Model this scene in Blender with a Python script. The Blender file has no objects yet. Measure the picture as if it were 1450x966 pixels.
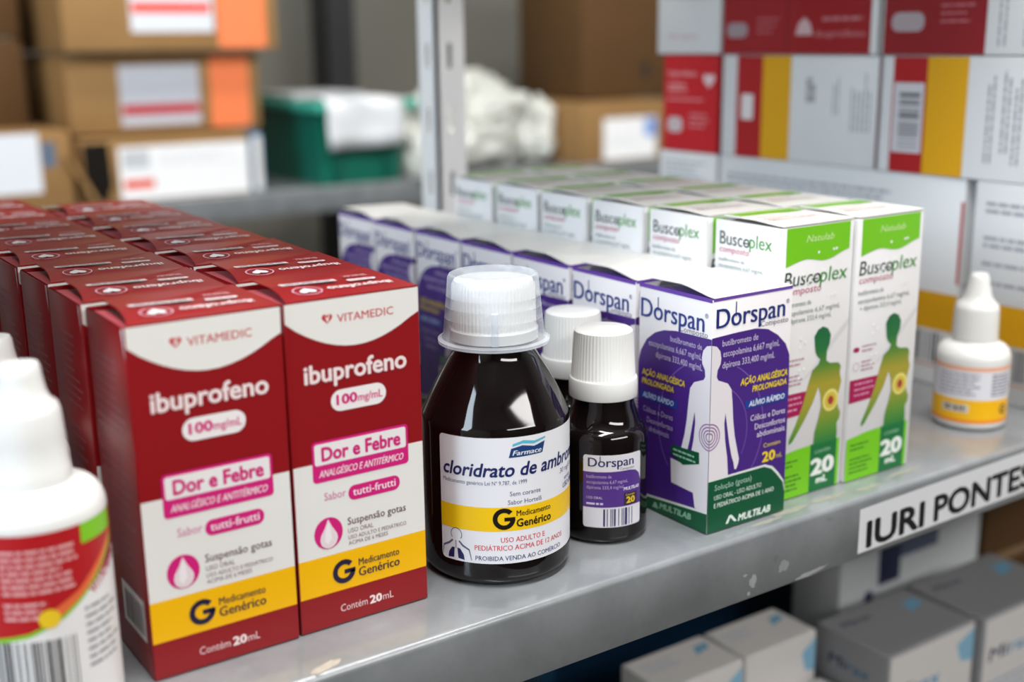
import bpy, bmesh, math, random
from math import pi, sin, cos, radians, atan2, sqrt
from mathutils import Vector, Matrix, noise

# ---------------------------------------------------------------- camera, world, lights
U = 0.1                        # one modelling unit is 10 cm
C = bpy.context.scene.collection
SC = bpy.context.scene
YAW, PITCH, ROLL, FPX = 0.601328, 0.243924, -0.012320, 1717.47
CAM = Vector((0.0, -2.79875, 1.69709))
cd = bpy.data.cameras.new('camera'); cam = bpy.data.objects.new('camera', cd); C.objects.link(cam)
fw = Vector((sin(YAW) * cos(PITCH), cos(YAW) * cos(PITCH), -sin(PITCH)))
rt = Vector((cos(YAW), -sin(YAW), 0)); up = rt.cross(fw)
r2 = cos(ROLL) * rt + sin(ROLL) * up; u2 = -sin(ROLL) * rt + cos(ROLL) * up
mw = Matrix((r2, u2, -fw)).transposed().to_4x4(); mw.translation = CAM * U
cam.matrix_world = mw
cd.sensor_width = 36.0; cd.lens = FPX / 1450 * 36
cd.clip_start = 0.02; cd.clip_end = 50
cd.dof.use_dof = True; cd.dof.focus_distance = 3.92 * U; cd.dof.aperture_fstop = 6.6; cd.dof.aperture_blades = 0
SC.camera = cam

W = bpy.data.worlds.new('room_air'); SC.world = W; W.use_nodes = True
W.node_tree.nodes['Background'].inputs[0].default_value = (0.78, 0.86, 1.0, 1)
W.node_tree.nodes['Background'].inputs[1].default_value = 0.3

def area(name, loc, target, sx, sy, power, col):
    l = bpy.data.lights.new(name, 'AREA'); l.shape = 'RECTANGLE'; l.size = sx * U; l.size_y = sy * U
    l.energy = power; l.color = col
    o = bpy.data.objects.new(name, l); C.objects.link(o); o.location = Vector(loc) * U
    o.rotation_euler = (Vector(target) - Vector(loc)).to_track_quat('-Z', 'Y').to_euler()
    return o
area('ceiling_lamp_aisle', (4.2, -1.1, 10.2), (4.0, -0.6, 0), 14, 1.4, 30, (1.0, 0.985, 0.96))
area('ceiling_lamp_back_aisle', (5.0, 6.2, 12.4), (5.0, 6.8, 0), 15, 1.6, 17, (1.0, 0.975, 0.93))
area('front_fill', (4.5, -13.0, 8.4), (3.2, 0, 1), 12, 2.0, 16.5, (1.0, 0.98, 0.96))  # fill light added behind the camera, hung low to reach the rear rows
area('window_daylight', (-10.5, 0.5, 6.6), (3.5, 1.0, 0.8), 7, 6, 20, (0.74, 0.88, 1.0))

SC.view_settings.view_transform = 'Standard'
SC.view_settings.look = 'None'
SC.view_settings.exposure = -0.22
SC.view_settings.gamma = 1.0
SC.view_settings.use_curve_mapping = False

# ---------------------------------------------------------------- materials
def lin(h):
    h = h.lstrip('#')
    f = lambda v: v / 12.92 if v <= 0.04045 else ((v + 0.055) / 1.055) ** 2.4
    return tuple(f(int(h[i:i + 2], 16) / 255) for i in (0, 2, 4)) + (1,)
_m = {}
def mat(hexc, rough=0.45, spec=0.5, var=0.05, scale=60.0, bump=0.0, coat=0.0, metal=0.0, name=None):
    key = (hexc, rough, spec, var, scale, bump, coat, metal)
    if key in _m: return _m[key]
    m = bpy.data.materials.new(name or 'surface_' + hexc.strip('#')); m.use_nodes = True
    nt = m.node_tree; b = nt.nodes['Principled BSDF']
    c = lin(hexc)
    b.inputs['Roughness'].default_value = rough
    b.inputs['Specular IOR Level'].default_value = spec
    b.inputs['Coat Weight'].default_value = coat; b.inputs['Coat Roughness'].default_value = 0.08
    b.inputs['Metallic'].default_value = metal
    tc = nt.nodes.new('ShaderNodeTexCoord'); nz = nt.nodes.new('ShaderNodeTexNoise')
    nz.inputs['Scale'].default_value = scale; nz.inputs['Detail'].default_value = 3
    nt.links.new(tc.outputs['Object'], nz.inputs['Vector'])
    mx = nt.nodes.new('ShaderNodeMix'); mx.data_type = 'RGBA'
    mx.inputs['A'].default_value = tuple(v * (1 - var) for v in c[:3]) + (1,)
    mx.inputs['B'].default_value = tuple(min(1, v * (1 + var)) for v in c[:3]) + (1,)
    nt.links.new(nz.outputs['Fac'], mx.inputs['Factor'])
    nt.links.new(mx.outputs['Result'], b.inputs['Base Color'])
    if bump:
        bp = nt.nodes.new('ShaderNodeBump'); bp.inputs['Strength'].default_value = bump; bp.inputs['Distance'].default_value = 0.0006
        nt.links.new(nz.outputs['Fac'], bp.inputs['Height']); nt.links.new(bp.outputs['Normal'], b.inputs['Normal'])
    _m[key] = m
    return m
def ink(hexc): return mat(hexc, 0.38, 0.45, 0.02)
def plastic(hexc, rough=0.32):
    m = mat(hexc, rough, 0.5, 0.01, 20)
    b = m.node_tree.nodes['Principled BSDF']
    b.inputs['Subsurface Weight'].default_value = 0.15; b.inputs['Subsurface Scale'].default_value = 0.002
    b.inputs['Subsurface Radius'].default_value = (1, 1, 1)
    return m
def zramp(name, stops, lo, hi, rough=0.4):
    """printed colour that runs up the object (object Z from lo to hi, metres)"""
    m = bpy.data.materials.new(name); m.use_nodes = True; nt = m.node_tree; b = nt.nodes['Principled BSDF']
    b.inputs['Roughness'].default_value = rough
    tc = nt.nodes.new('ShaderNodeTexCoord'); sx = nt.nodes.new('ShaderNodeSeparateXYZ'); mr = nt.nodes.new('ShaderNodeMapRange')
    mr.inputs['From Min'].default_value = lo; mr.inputs['From Max'].default_value = hi
    cr = nt.nodes.new('ShaderNodeValToRGB')
    while len(cr.color_ramp.elements) < len(stops): cr.color_ramp.elements.new(0.5)
    for e, (p, h) in zip(cr.color_ramp.elements, stops): e.position = p; e.color = lin(h)
    nt.links.new(tc.outputs['Object'], sx.inputs[0]); nt.links.new(sx.outputs['Z'], mr.inputs['Value'])
    nt.links.new(mr.outputs['Result'], cr.inputs['Fac']); nt.links.new(cr.outputs['Color'], b.inputs['Base Color'])
    return m
FIGURE = zramp('printed_green_figure', [(0.0, '#1f7a3c'), (0.14, '#5a8f32'), (0.36, '#9f9a30'), (0.52, '#a89a30'), (0.68, '#55852f'), (0.82, '#22703a'), (1.0, '#15653a')], 0.0185, 0.0645)

def glass_dark():
    m = bpy.data.materials.new('dark_amber_glass'); m.use_nodes = True; b = m.node_tree.nodes['Principled BSDF']
    b.inputs['Base Color'].default_value = (0.005, 0.0028, 0.003, 1); b.inputs['Roughness'].default_value = 0.06
    b.inputs['IOR'].default_value = 1.52; b.inputs['Coat Weight'].default_value = 0.0
    return m
AMBER = glass_dark()
def cup_mat():
    m = bpy.data.materials.new('clear_frosted_plastic'); m.use_nodes = True; nt = m.node_tree; b = nt.nodes['Principled BSDF']
    b.inputs['Base Color'].default_value = (0.86, 0.9, 0.95, 1); b.inputs['Roughness'].default_value = 0.18
    tr = nt.nodes.new('ShaderNodeBsdfTransparent'); tr.inputs[0].default_value = (0.95, 0.96, 0.98, 1)
    fr = nt.nodes.new('ShaderNodeLayerWeight'); fr.inputs['Blend'].default_value = 0.35
    mr = nt.nodes.new('ShaderNodeMapRange'); mr.inputs['To Min'].default_value = 0.13; mr.inputs['To Max'].default_value = 0.55
    nt.links.new(fr.outputs['Facing'], mr.inputs['Value'])
    mx = nt.nodes.new('ShaderNodeMixShader'); nt.links.new(mr.outputs['Result'], mx.inputs[0])
    nt.links.new(tr.outputs[0], mx.inputs[1]); nt.links.new(b.outputs[0], mx.inputs[2])
    nt.links.new(mx.outputs[0], nt.nodes['Material Output'].inputs[0])
    return m
CUP = cup_mat()
def bag_mat():
    m = bpy.data.materials.new('crinkled_clear_film'); m.use_nodes = True; nt = m.node_tree; b = nt.nodes['Principled BSDF']
    b.inputs['Base Color'].default_value = (0.8, 0.81, 0.76, 1); b.inputs['Roughness'].default_value = 0.12
    b.inputs['Specular IOR Level'].default_value = 0.9
    tc = nt.nodes.new('ShaderNodeTexCoord'); nz = nt.nodes.new('ShaderNodeTexNoise'); nz.inputs['Scale'].default_value = 26; nz.inputs['Detail'].default_value = 4
    bp = nt.nodes.new('ShaderNodeBump'); bp.inputs['Strength'].default_value = 0.8; bp.inputs['Distance'].default_value = 0.01
    nt.links.new(tc.outputs['Object'], nz.inputs['Vector']); nt.links.new(nz.outputs['Fac'], bp.inputs['Height']); nt.links.new(bp.outputs['Normal'], b.inputs['Normal'])
    tr = nt.nodes.new('ShaderNodeBsdfTransparent'); mx = nt.nodes.new('ShaderNodeMixShader'); mx.inputs[0].default_value = 0.72
    nt.links.new(tr.outputs[0], mx.inputs[1]); nt.links.new(b.outputs[0], mx.inputs[2]); nt.links.new(mx.outputs[0], nt.nodes['Material Output'].inputs[0])
    return m
def shelf_mat():
    m = bpy.data.materials.new('grey_enamelled_steel'); m.use_nodes = True; nt = m.node_tree; b = nt.nodes['Principled BSDF']
    b.inputs['Roughness'].default_value = 0.34; b.inputs['Coat Weight'].default_value = 1.0; b.inputs['Coat Roughness'].default_value = 0.12
    tc = nt.nodes.new('ShaderNodeTexCoord')
    nz = nt.nodes.new('ShaderNodeTexNoise'); nz.inputs['Scale'].default_value = 34; nz.inputs['Detail'].default_value = 6
    n2 = nt.nodes.new('ShaderNodeTexNoise'); n2.inputs['Scale'].default_value = 420; n2.inputs['Detail'].default_value = 2
    nt.links.new(tc.outputs['Object'], nz.inputs['Vector']); nt.links.new(tc.outputs['Object'], n2.inputs['Vector'])
    cr = nt.nodes.new('ShaderNodeValToRGB'); e = cr.color_ramp.elements
    e[0].position = 0.3; e[0].color = lin('#727578'); e[1].position = 0.62; e[1].color = lin('#86898c')
    nt.links.new(nz.outputs['Fac'], cr.inputs['Fac'])
    mx = nt.nodes.new('ShaderNodeMix'); mx.data_type = 'RGBA'; mx.blend_type = 'MULTIPLY'; mx.inputs['Factor'].default_value = 0.12
    nt.links.new(cr.outputs['Color'], mx.inputs['A']); nt.links.new(n2.outputs['Fac'], mx.inputs['B']); nt.links.new(mx.outputs['Result'], b.inputs['Base Color'])
    bp = nt.nodes.new('ShaderNodeBump'); bp.inputs['Strength'].default_value = 0.12; bp.inputs['Distance'].default_value = 0.0003
    nt.links.new(n2.outputs['Fac'], bp.inputs['Height']); nt.links.new(bp.outputs['Normal'], b.inputs['Normal'])
    return m
STEEL = shelf_mat()
PAPER = mat('#e3e1df', 0.42, 0.4, 0.02)
CARD = mat('#957248', 0.75, 0.2, 0.12, 25)
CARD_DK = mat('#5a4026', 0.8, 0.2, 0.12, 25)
CARD_IN = mat('#5a3f24', 0.85, 0.1, 0.1, 25)
WHITE_PL = plastic('#dededc', 0.3)
WALL = mat('#76746c', 0.8, 0.2, 0.06, 8)

# ---------------------------------------------------------------- object helpers
def link_mesh(name, me, parent=None, loc=None):
    o = bpy.data.objects.new(name, me); C.objects.link(o)
    if parent: o.parent = parent
    if loc is not None: o.location = Vector(loc) * U
    return o
def tag(o, label=None, cat=None, group=None, kind=None):
    if label: o['label'] = label
    if cat: o['category'] = cat
    if group: o['group'] = group
    if kind: o['kind'] = kind
    return o
def thing(name, label, cat, loc, group=None, rz=0.0):
    o = bpy.data.objects.new(name, None); C.objects.link(o); o.empty_display_size = 0.02
    o.location = Vector(loc) * U; o.rotation_euler.z = rz
    return tag(o, label, cat, group)
def mesh(name, verts, faces, mats, idx=None, smooth=None):
    me = bpy.data.meshes.new(name); me.from_pydata([Vector(v) * U for v in verts], [], faces)
    for m in (mats if isinstance(mats, (list, tuple)) else [mats]): me.materials.append(m)
    if idx: me.polygons.foreach_set('material_index', idx)
    if smooth is not None:
        me.polygons.foreach_set('use_smooth', [True] * len(me.polygons)); me.set_sharp_from_angle(angle=radians(smooth))
    me.update(); return me
def from_bm(name, bm, mats, smooth=None):
    bmesh.ops.scale(bm, vec=(U, U, U), verts=bm.verts)
    me = bpy.data.meshes.new(name); bm.to_mesh(me); bm.free()
    for m in (mats if isinstance(mats, (list, tuple)) else [mats]): me.materials.append(m)
    if smooth is not None:
        me.polygons.foreach_set('use_smooth', [True] * len(me.polygons)); me.set_sharp_from_angle(angle=radians(smooth))
    return me
def add_box(bm, a, b, bev=0.0, seg=2, mi=0):
    r = bmesh.ops.create_cube(bm, size=1.0); vs = r['verts']
    for v in vs: v.co = Vector([a[i] + (v.co[i] + 0.5) * (b[i] - a[i]) for i in range(3)])
    fs = list({f for v in vs for f in v.link_faces})
    for f in fs: f.material_index = mi
    if bev:
        es = list({e for v in vs for e in v.link_edges})
        rr = bmesh.ops.bevel(bm, geom=es, offset=bev, segments=seg, affect='EDGES', profile=0.5)
        for f in rr['faces']: f.material_index = mi
def box_mesh(name, a, b, m, bev=0.0, seg=2):
    bm = bmesh.new(); add_box(bm, a, b, bev, seg); return from_bm(name, bm, m, 40 if bev else None)
def prism(name, outline, h0, h1, m, fn):
    """outline (x,y) extruded between h0 and h1; fn maps (x,y,h) to 3-D"""
    n = len(outline)
    vs = [fn(x, y, h0) for x, y in outline] + [fn(x, y, h1) for x, y in outline]
    fs = [tuple(range(n))[::-1], tuple(range(n, 2 * n))] + [(i, (i + 1) % n, n + (i + 1) % n, n + i) for i in range(n)]
    me = mesh(name, vs, fs, m)
    bm = bmesh.new(); bm.from_mesh(me); bmesh.ops.recalc_face_normals(bm, faces=bm.faces); bm.to_mesh(me); bm.free()
    return me
def lathe(name, prof, m, seg=64, rib=None, smooth=35):
    """prof: (r,z) pairs from bottom to top. rib=(z0,z1,count,depth) cuts vertical grip ridges"""
    vs, fs = [], []
    for r, z in prof:
        for i in range(seg):
            a = 2 * pi * i / seg; rr = r
            if rib and rib[0] <= z <= rib[1] and r > 0.001: rr = r - rib[3] * (0.5 - 0.5 * cos(a * rib[2]))
            vs.append((rr * cos(a), rr * sin(a), z))
    for j in range(len(prof) - 1):
        for i in range(seg):
            k = (i + 1) % seg
            fs.append((j * seg + i, j * seg + k, (j + 1) * seg + k, (j + 1) * seg + i))
    fs.append(tuple(range(seg))[::-1]); fs.append(tuple(range((len(prof) - 1) * seg, len(prof) * seg)))
    return mesh(name, vs, fs, m, smooth=smooth)
def copy_thing(src, loc, label, rz=0.0):
    r = src.copy(); C.objects.link(r); r.location = Vector(loc) * U; r.rotation_euler.z = rz; r['label'] = label
    for ch in src.children:
        c = ch.copy(); C.objects.link(c); c.parent = r
        for g in ch.children:
            d = g.copy(); C.objects.link(d); d.parent = c
    return r
REST = 0.002
ORD = ['front', 'second', 'third', 'fourth', 'fifth', 'sixth', 'seventh', 'eighth']

# ---------------------------------------------------------------- flat print (lettering, bars, shapes) built as thin layered mesh, units mm
_txt = {}
_fc = bpy.data.curves.new('lettering', 'FONT'); _fo = bpy.data.objects.new('lettering', _fc); C.objects.link(_fo)
def glyphs(s, bold, res):
    k = (s, bold, res)
    if k not in _txt:
        _fc.body = s; _fc.size = 1.0; _fc.offset = bold; _fc.resolution_u = res
        dg = bpy.context.evaluated_depsgraph_get(); dg.update()
        ev = _fo.evaluated_get(dg); me = ev.to_mesh()
        _txt[k] = ([(v.co.x, v.co.y) for v in me.vertices], [tuple(p.vertices) for p in me.polygons]); ev.to_mesh_clear()
    return _txt[k]
class Art:
    def __init__(s): s.v = []; s.f = []; s.m = []; s.mats = []
    def _c(s, c):
        m = ink(c) if isinstance(c, str) else c
        if m not in s.mats: s.mats.append(m)
        return s.mats.index(m)
    def add(s, pts, faces, c, lv):
        b = len(s.v); i = s._c(c)
        s.v += [(x, y, lv) for x, y in pts]
        for f in faces: s.f.append(tuple(b + k for k in f)); s.m.append(i)
    def poly(s, pts, c, lv=1):
        a = sum(pts[i][0] * pts[(i + 1) % len(pts)][1] - pts[(i + 1) % len(pts)][0] * pts[i][1] for i in range(len(pts)))
        if a < 0: pts = pts[::-1]
        s.add(pts, [tuple(range(len(pts)))], c, lv)
    def rect(s, x0, y0, x1, y1, c, lv=1): s.poly([(x0, y0), (x1, y0), (x1, y1), (x0, y1)], c, lv)
    def rr(s, x0, y0, x1, y1, r, c, lv=1, rot=0, n=5):
        if not isinstance(r, (tuple, list)): r = (r,) * 4      # bl, br, tr, tl
        p = []
        for (cx, cy, a, q) in ((x0 + r[0], y0 + r[0], 180, r[0]), (x1 - r[1], y0 + r[1], 270, r[1]), (x1 - r[2], y1 - r[2], 0, r[2]), (x0 + r[3], y1 - r[3], 90, r[3])):
            if q < 1e-4: p.append((cx, cy)); continue
            p += [(cx + q * cos(radians(a + 90 * k / n)), cy + q * sin(radians(a + 90 * k / n))) for k in range(n + 1)]
        if rot:
            mx, my = (x0 + x1) / 2, (y0 + y1) / 2; t = radians(rot)
            p = [(mx + (x - mx) * cos(t) - (y - my) * sin(t), my + (x - mx) * sin(t) + (y - my) * cos(t)) for x, y in p]
        s.poly(p, c, lv)
    def ell(s, cx, cy, rx, ry, c, lv=1, n=24): s.poly([(cx + rx * cos(2 * pi * k / n), cy + ry * sin(2 * pi * k / n)) for k in range(n)], c, lv)
    def ring(s, cx, cy, r0, r1, c, lv=1, n=28, a0=0, a1=360, sx=1.0):
        p = []
        for k in range(n + 1):
            a = radians(a0 + (a1 - a0) * k / n); p += [(cx + sx * r0 * cos(a), cy + r0 * sin(a)), (cx + sx * r1 * cos(a), cy + r1 * sin(a))]
        s.add(p, [(2 * k, 2 * k + 1, 2 * k + 3, 2 * k + 2) for k in range(n)], c, lv)
    def text(s, t, x, y, h, c, lv=2, w=None, bold=0.0, it=0.0, al='l', rot=0, res=2):
        """h: cap height in mm, w: fitted width"""
        vs, fs = glyphs(t, 0.0, res)
        if not vs: return
        k = h / 0.69; x0 = min(v[0] for v in vs); x1 = max(v[0] for v in vs)
        kx = (w / (x1 - x0)) if w else k
        ww = (x1 - x0) * kx; ox = {'l': 0, 'c': -ww / 2, 'r': -ww}[al]
        T = radians(rot); q = bold * 0.8; sh = 0.0
        for dx, dy in (((0, 0),) if not bold else ((-q, 0), (q, 0)) if bold < 0.024 else ((-q, 0.3 * q), (q, 0.3 * q), (0, q), (0, -q), (-q, -0.4 * q), (q, -0.4 * q))):
            p = []
            for a, b in vs:
                X = (a + dx - x0) * kx + ox + (b + dy) * k * it; Y = (b + dy) * k
                p.append((x + X * cos(T) - Y * sin(T), y + X * sin(T) + Y * cos(T)))
            s.add(p, fs, c, lv + sh); sh += 0.14
    def micro(s, x0, y0, x1, lines, step, h, c, lv=2, seed=1, ragged=0.3, vert=False):
        """lines of print too small to read: word-length strokes"""
        rnd = random.Random(seed)
        for i in range(lines):
            x = x0; e = x1 - (x1 - x0) * ragged * rnd.random()
            while x < e:
                ww = min(e, x + h * rnd.uniform(1.2, 4.5))
                q = [(x, y0 - i * step), (ww, y0 - i * step), (ww, y0 - i * step + h), (x, y0 - i * step + h)]
                if vert: q = [(a2 - x0, b2 - y0) for a2, b2 in q]; q = [(x0 - b2, y0 + a2) for a2, b2 in q]
                s.poly(q, c, lv); x = ww + h * 0.55
    def bars(s, x0, y0, x1, y1, c, lv=2, seed=3, horiz=False, n=26):
        rnd = random.Random(seed); w = [rnd.choice((1, 1, 2, 3)) for _ in range(2 * n)]; t = sum(w); p = 0
        for i, q in enumerate(w):
            if i % 2 == 0:
                if horiz: s.rect(x0, y0 + (y1 - y0) * p / t, x1, y0 + (y1 - y0) * (p + q) / t, c, lv)
                else: s.rect(x0 + (x1 - x0) * p / t, y0, x0 + (x1 - x0) * (p + q) / t, y1, c, lv)
            p += q
    def build(s, name, parent, fn, cyl=None, loc=None, smooth=None, label=None):
        """fn maps (x mm, y mm, lift units) to units"""
        bm = bmesh.new()
        bv = [bm.verts.new(v) for v in s.v]
        for f, mi in zip(s.f, s.m):
            try: bm.faces.new([bv[k] for k in f]).material_index = mi
            except ValueError: pass
        if cyl:
            bmesh.ops.triangulate(bm, faces=[f for f in bm.faces if len(f.verts) > 4])
            x0 = min(v[0] for v in s.v); x1 = max(v[0] for v in s.v); n = int((x1 - x0) / cyl) + 1
            for k in range(1, n):
                bmesh.ops.bisect_plane(bm, geom=bm.verts[:] + bm.edges[:] + bm.faces[:], plane_co=(x0 + (x1 - x0) * k / n, 0, 0), plane_no=(1, 0, 0), dist=1e-5)
        for v in bm.verts: v.co = Vector(fn(v.co.x, v.co.y, 0.0004 + v.co.z * 0.0004))
        o = link_mesh(name, from_bm(name, bm, s.mats, smooth), parent, loc)
        if label: o['label'] = label
        return o
def P_front(w, d, h): return lambda x, y, l: (x / 100, -l, y / 100)                 # print facing -Y
def P_left(w, d, h): return lambda x, y, l: (-l, d - x / 100, y / 100)              # facing -X, read from that side
def P_lid(w, d, h): return lambda x, y, l: (w - x / 100, d - y / 100, h + l)        # on top, head towards the front
def P_top(w, d, h): return lambda x, y, l: (x / 100, y / 100, h + l)
def P_cyl(R, a0, z0=0.0): return lambda x, y, l: ((R + l) * cos(a0 + x / 100 / R), (R + l) * sin(a0 + x / 100 / R), z0 + y / 100)
def view_angle(c): return atan2(CAM.y - c[1], CAM.x - c[0])

# ---------------------------------------------------------------- room
def structure(name, a, b, m):
    return tag(link_mesh(name, box_mesh(name, a, b, m)), kind='structure')
structure('floor', (-12, -16, -12.4), (20, 17, -12.0), mat('#6c6a66', 0.5, 0.4, 0.1, 6))
structure('ceiling', (-12, -16, 13.0), (20, 17, 13.4), mat('#d8d8d4', 0.9, 0.2, 0.03, 8))
structure('wall_back', (-12, 16.0, -12.0), (20, 16.6, 13.0), WALL)
structure('wall_left', (-12.6, -16, -12.0), (-12.0, 17, 13.0), mat('#b5b5b0', 0.85, 0.2, 0.05, 8))
structure('wall_right', (20.0, -16, -12.0), (20.6, 17, 13.0), mat('#b5b5b0', 0.85, 0.2, 0.05, 8))
structure('wall_front', (-12, -16.6, -12.0), (20, -16.0, 13.0), mat('#56544f', 0.85, 0.2, 0.05, 8))

# ---------------------------------------------------------------- shelving racks
def board_mesh(name, x0, x1, y0, y1, lip, r=0.022):
    """pressed steel shelf: flat top, rounded front edge, lip turned under"""
    t = 0.012
    out = [(y1, 0.0), (y0 + r, 0.0)]
    for k in range(1, 7):
        a = radians(90 + 15 * k); out.append((y0 + r + r * cos(a), -r + r * sin(a)))
    out += [(y0, -lip + 0.01), (y0 + 0.004, -lip + 0.003), (y0 + 0.012, -lip), (y0 + 0.14, -lip)]
    inn = [(y0 + 0.14, -lip + t), (y0 + t + 0.004, -lip + t), (y0 + t, -lip + t + 0.004), (y0 + t, -r), (y0 + r, -t), (y1, -t)]
    prof = out + inn; n = len(prof)
    vs = [(x0, y, z) for y, z in prof] + [(x1, y, z) for y, z in prof]
    fs = [(i, (i + 1) % n, n + (i + 1) % n, n + i) for i in range(n)] + [tuple(range(n))[::-1], tuple(range(n, 2 * n))]
    me = mesh(name, vs, fs, STEEL)
    bm = bmesh.new(); bm.from_mesh(me); bmesh.ops.recalc_face_normals(bm, faces=bm.faces); bm.to_mesh(me); bm.free()
    me.polygons.foreach_set('use_smooth', [True] * len(me.polygons)); me.set_sharp_from_angle(angle=radians(30))
    return me
def post_mesh(name, x0, y0, z0, z1, w, t, sgx, sgy, m, slots=True):
    """slotted angle post: two flanges meeting at (x0,y0); slots are cut through as gaps between bars"""
    bm = bmesh.new()
    for ax in (0, 1):
        s = sgx if ax == 0 else sgy
        def bx(a0, a1, za, zb):
            lo, hi = sorted((a0 * s, a1 * s))
            if ax == 0: add_box(bm, (x0 + lo, min(y0, y0 + t * sgy), za), (x0 + hi, max(y0, y0 + t * sgy), zb))
            else: add_box(bm, (min(x0, x0 + t * sgx), y0 + lo, za), (max(x0, x0 + t * sgx), y0 + hi, zb))
        if not slots: bx(0, w, z0, z1); continue
        bx(0, w * 0.4, z0, z1); bx(w * 0.6, w, z0, z1)
        z = z0
        while z < z1: bx(w * 0.4, w * 0.6, z, min(z1, z + 0.22)); z += 0.36
    return from_bm(name, bm, m)
POST = mat('#eeeeee', 0.35, 0.5, 0.04, 40)
rack = thing('shelving_rack', 'grey steel shelving rack in front carrying the medicine boxes, lettered strip on its edge', 'shelving rack', (0, 0, 0))
SHELF_L, SHELF_R, SHELF_D = 0.36, 8.6, 3.18
board = link_mesh('shelf_board', board_mesh('shelf_board', SHELF_L, SHELF_R, 0.0, SHELF_D, 0.25), rack)
LOW_Z = -2.3
low = link_mesh('shelf_board', board_mesh('lower_shelf_board', SHELF_L, SHELF_R, 0.0, SHELF_D, 0.25), rack, (0, 0, LOW_Z))
upper = link_mesh('shelf_board', board_mesh('upper_shelf_board', SHELF_L, SHELF_R, 0.0, SHELF_D, 0.25), rack, (0, 0, 3.5))
for (x, y, sx, sy) in ((3.62, 3.20, 1, 1), (0.33, 3.20, 1, 1), (8.6, 3.2, -1, 1), (8.62, 0.0, 1, 1)):
    link_mesh('post', post_mesh('post', x, y, -12.0, 5.0, 0.19, 0.02, sx, sy, POST), rack)
link_mesh('shade_sheet', box_mesh('shade_sheet', (0.335, 0.32, -12.0), (0.35, 3.19, 1.5), STEEL), rack)  # unseen sheet added to keep left light off the maroon boxes' sides
# name strip on the lip
a = Art()
a.poly([(350.6, -22.6), (462, -21.6), (462, -3.1), (350.7, -4.5)], '#d9dadd', 1)
rot = 0.85
a.text('IURI', 355.8, -21.0, 10.3, '#0c0b0d', 2, w=33.6, bold=0.04, rot=rot, res=3)
a.text('PONTES', 396.6, -20.2, 10.3, '#0c0b0d', 2, w=65.4, bold=0.04, rot=rot, res=3)
strip = a.build('name_strip', board, P_front(0, 0, 0)); strip['label'] = 'white paper strip lettered in black capitals'
# peeled tape remains and scuffs on the lip and the board edge
def blotch(name, parent, cx, cz, rx, rz, hexc, seed, top=False, rough=0.5, rot=0):
    n = 18; rnd = random.Random(seed); p = []
    for k in range(n):
        t = 2 * pi * k / n; q = 0.7 + 0.5 * rnd.random()
        x, y = rx * q * cos(t), rz * q * sin(t); r_ = radians(rot)
        p.append((cx + x * cos(r_) - y * sin(r_), cz + x * sin(r_) + y * cos(r_)))
    b = Art(); b.poly([(x * 100, y * 100) for x, y in p], mat(hexc, rough, 0.4, 0.2, 400), 1)
    fn = P_top(0, 0, 0) if top else P_front(0, 0, 0)
    return b.build(name, parent, fn)
blotch('tape_remnant', board, 1.30, 0.035, 0.055, 0.02, '#a79f92', 4, True, 0.6, 25)
blotch('tape_remnant', board, 2.945, -0.185, 0.018, 0.026, '#98999a', 5)
blotch('tape_remnant', board, 2.905, -0.150, 0.010, 0.006, '#98999a', 6)
blotch('tape_remnant', board, 2.925, -0.225, 0.009, 0.009, '#98999a', 7)
blotch('tape_remnant', board, 3.25, -0.232, 0.09, 0.010, '#98999a', 8, rot=4)
blotch('scuff_mark', board, 3.06, -0.125, 0.012, 0.014, '#6d6e70', 9)
blotch('scuff_mark', board, 3.10, -0.165, 0.03, 0.022, '#8a8b8d', 10)
blotch('scuff_mark', board, 3.34, -0.04, 0.02, 0.004, '#7d7c7a', 11)
# grime along the edge in front of the white and green boxes
for k, (x, y, rx, ry) in enumerate(((3.2, 0.07, 0.10, 0.018), (3.42, 0.075, 0.12, 0.02), (3.62, 0.06, 0.08, 0.014), (3.86, 0.09, 0.10, 0.016), (3.05, 0.05, 0.08, 0.012))):
    blotch('grime_patch', board, x, y, rx, ry, '#85857b', 20 + k, True, 0.6)

back_rack = thing('shelving_rack', 'grey steel shelving rack across the aisle holding cartons and a green crate', 'shelving rack', (0, 10.5, 0))
link_mesh('shelf_board', board_mesh('shelf_board', -2.0, 16.0, 0.0, 3.6, 0.30), back_rack)
link_mesh('shelf_board', board_mesh('shelf_board', -2.0, 16.0, 0.0, 3.6, 0.30), back_rack, (0, 0, -4.6))
DARKPOST = mat('#2c2c2e', 0.5, 0.4, 0.05, 30)
link_mesh('post', post_mesh('post', 8.30, 3.62, -12.0, 9.0, 0.5, 0.03, 1, 1, DARKPOST, False), back_rack)
link_mesh('post', post_mesh('post', -2.0, 3.62, -12.0, 9.0, 0.5, 0.03, 1, 1, DARKPOST, False), back_rack)
link_mesh('post', post_mesh('post', 16.0, 3.62, -12.0, 9.0, 0.5, 0.03, -1, 1, DARKPOST, False), back_rack)
link_mesh('post', post_mesh('post', -2.02, 0.0, -12.0, 9.0, 0.5, 0.03, -1, 1, POST, False), back_rack)
link_mesh('post', post_mesh('post', 16.02, 0.0, -12.0, 9.0, 0.5, 0.03, 1, 1, POST, False), back_rack)

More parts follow.
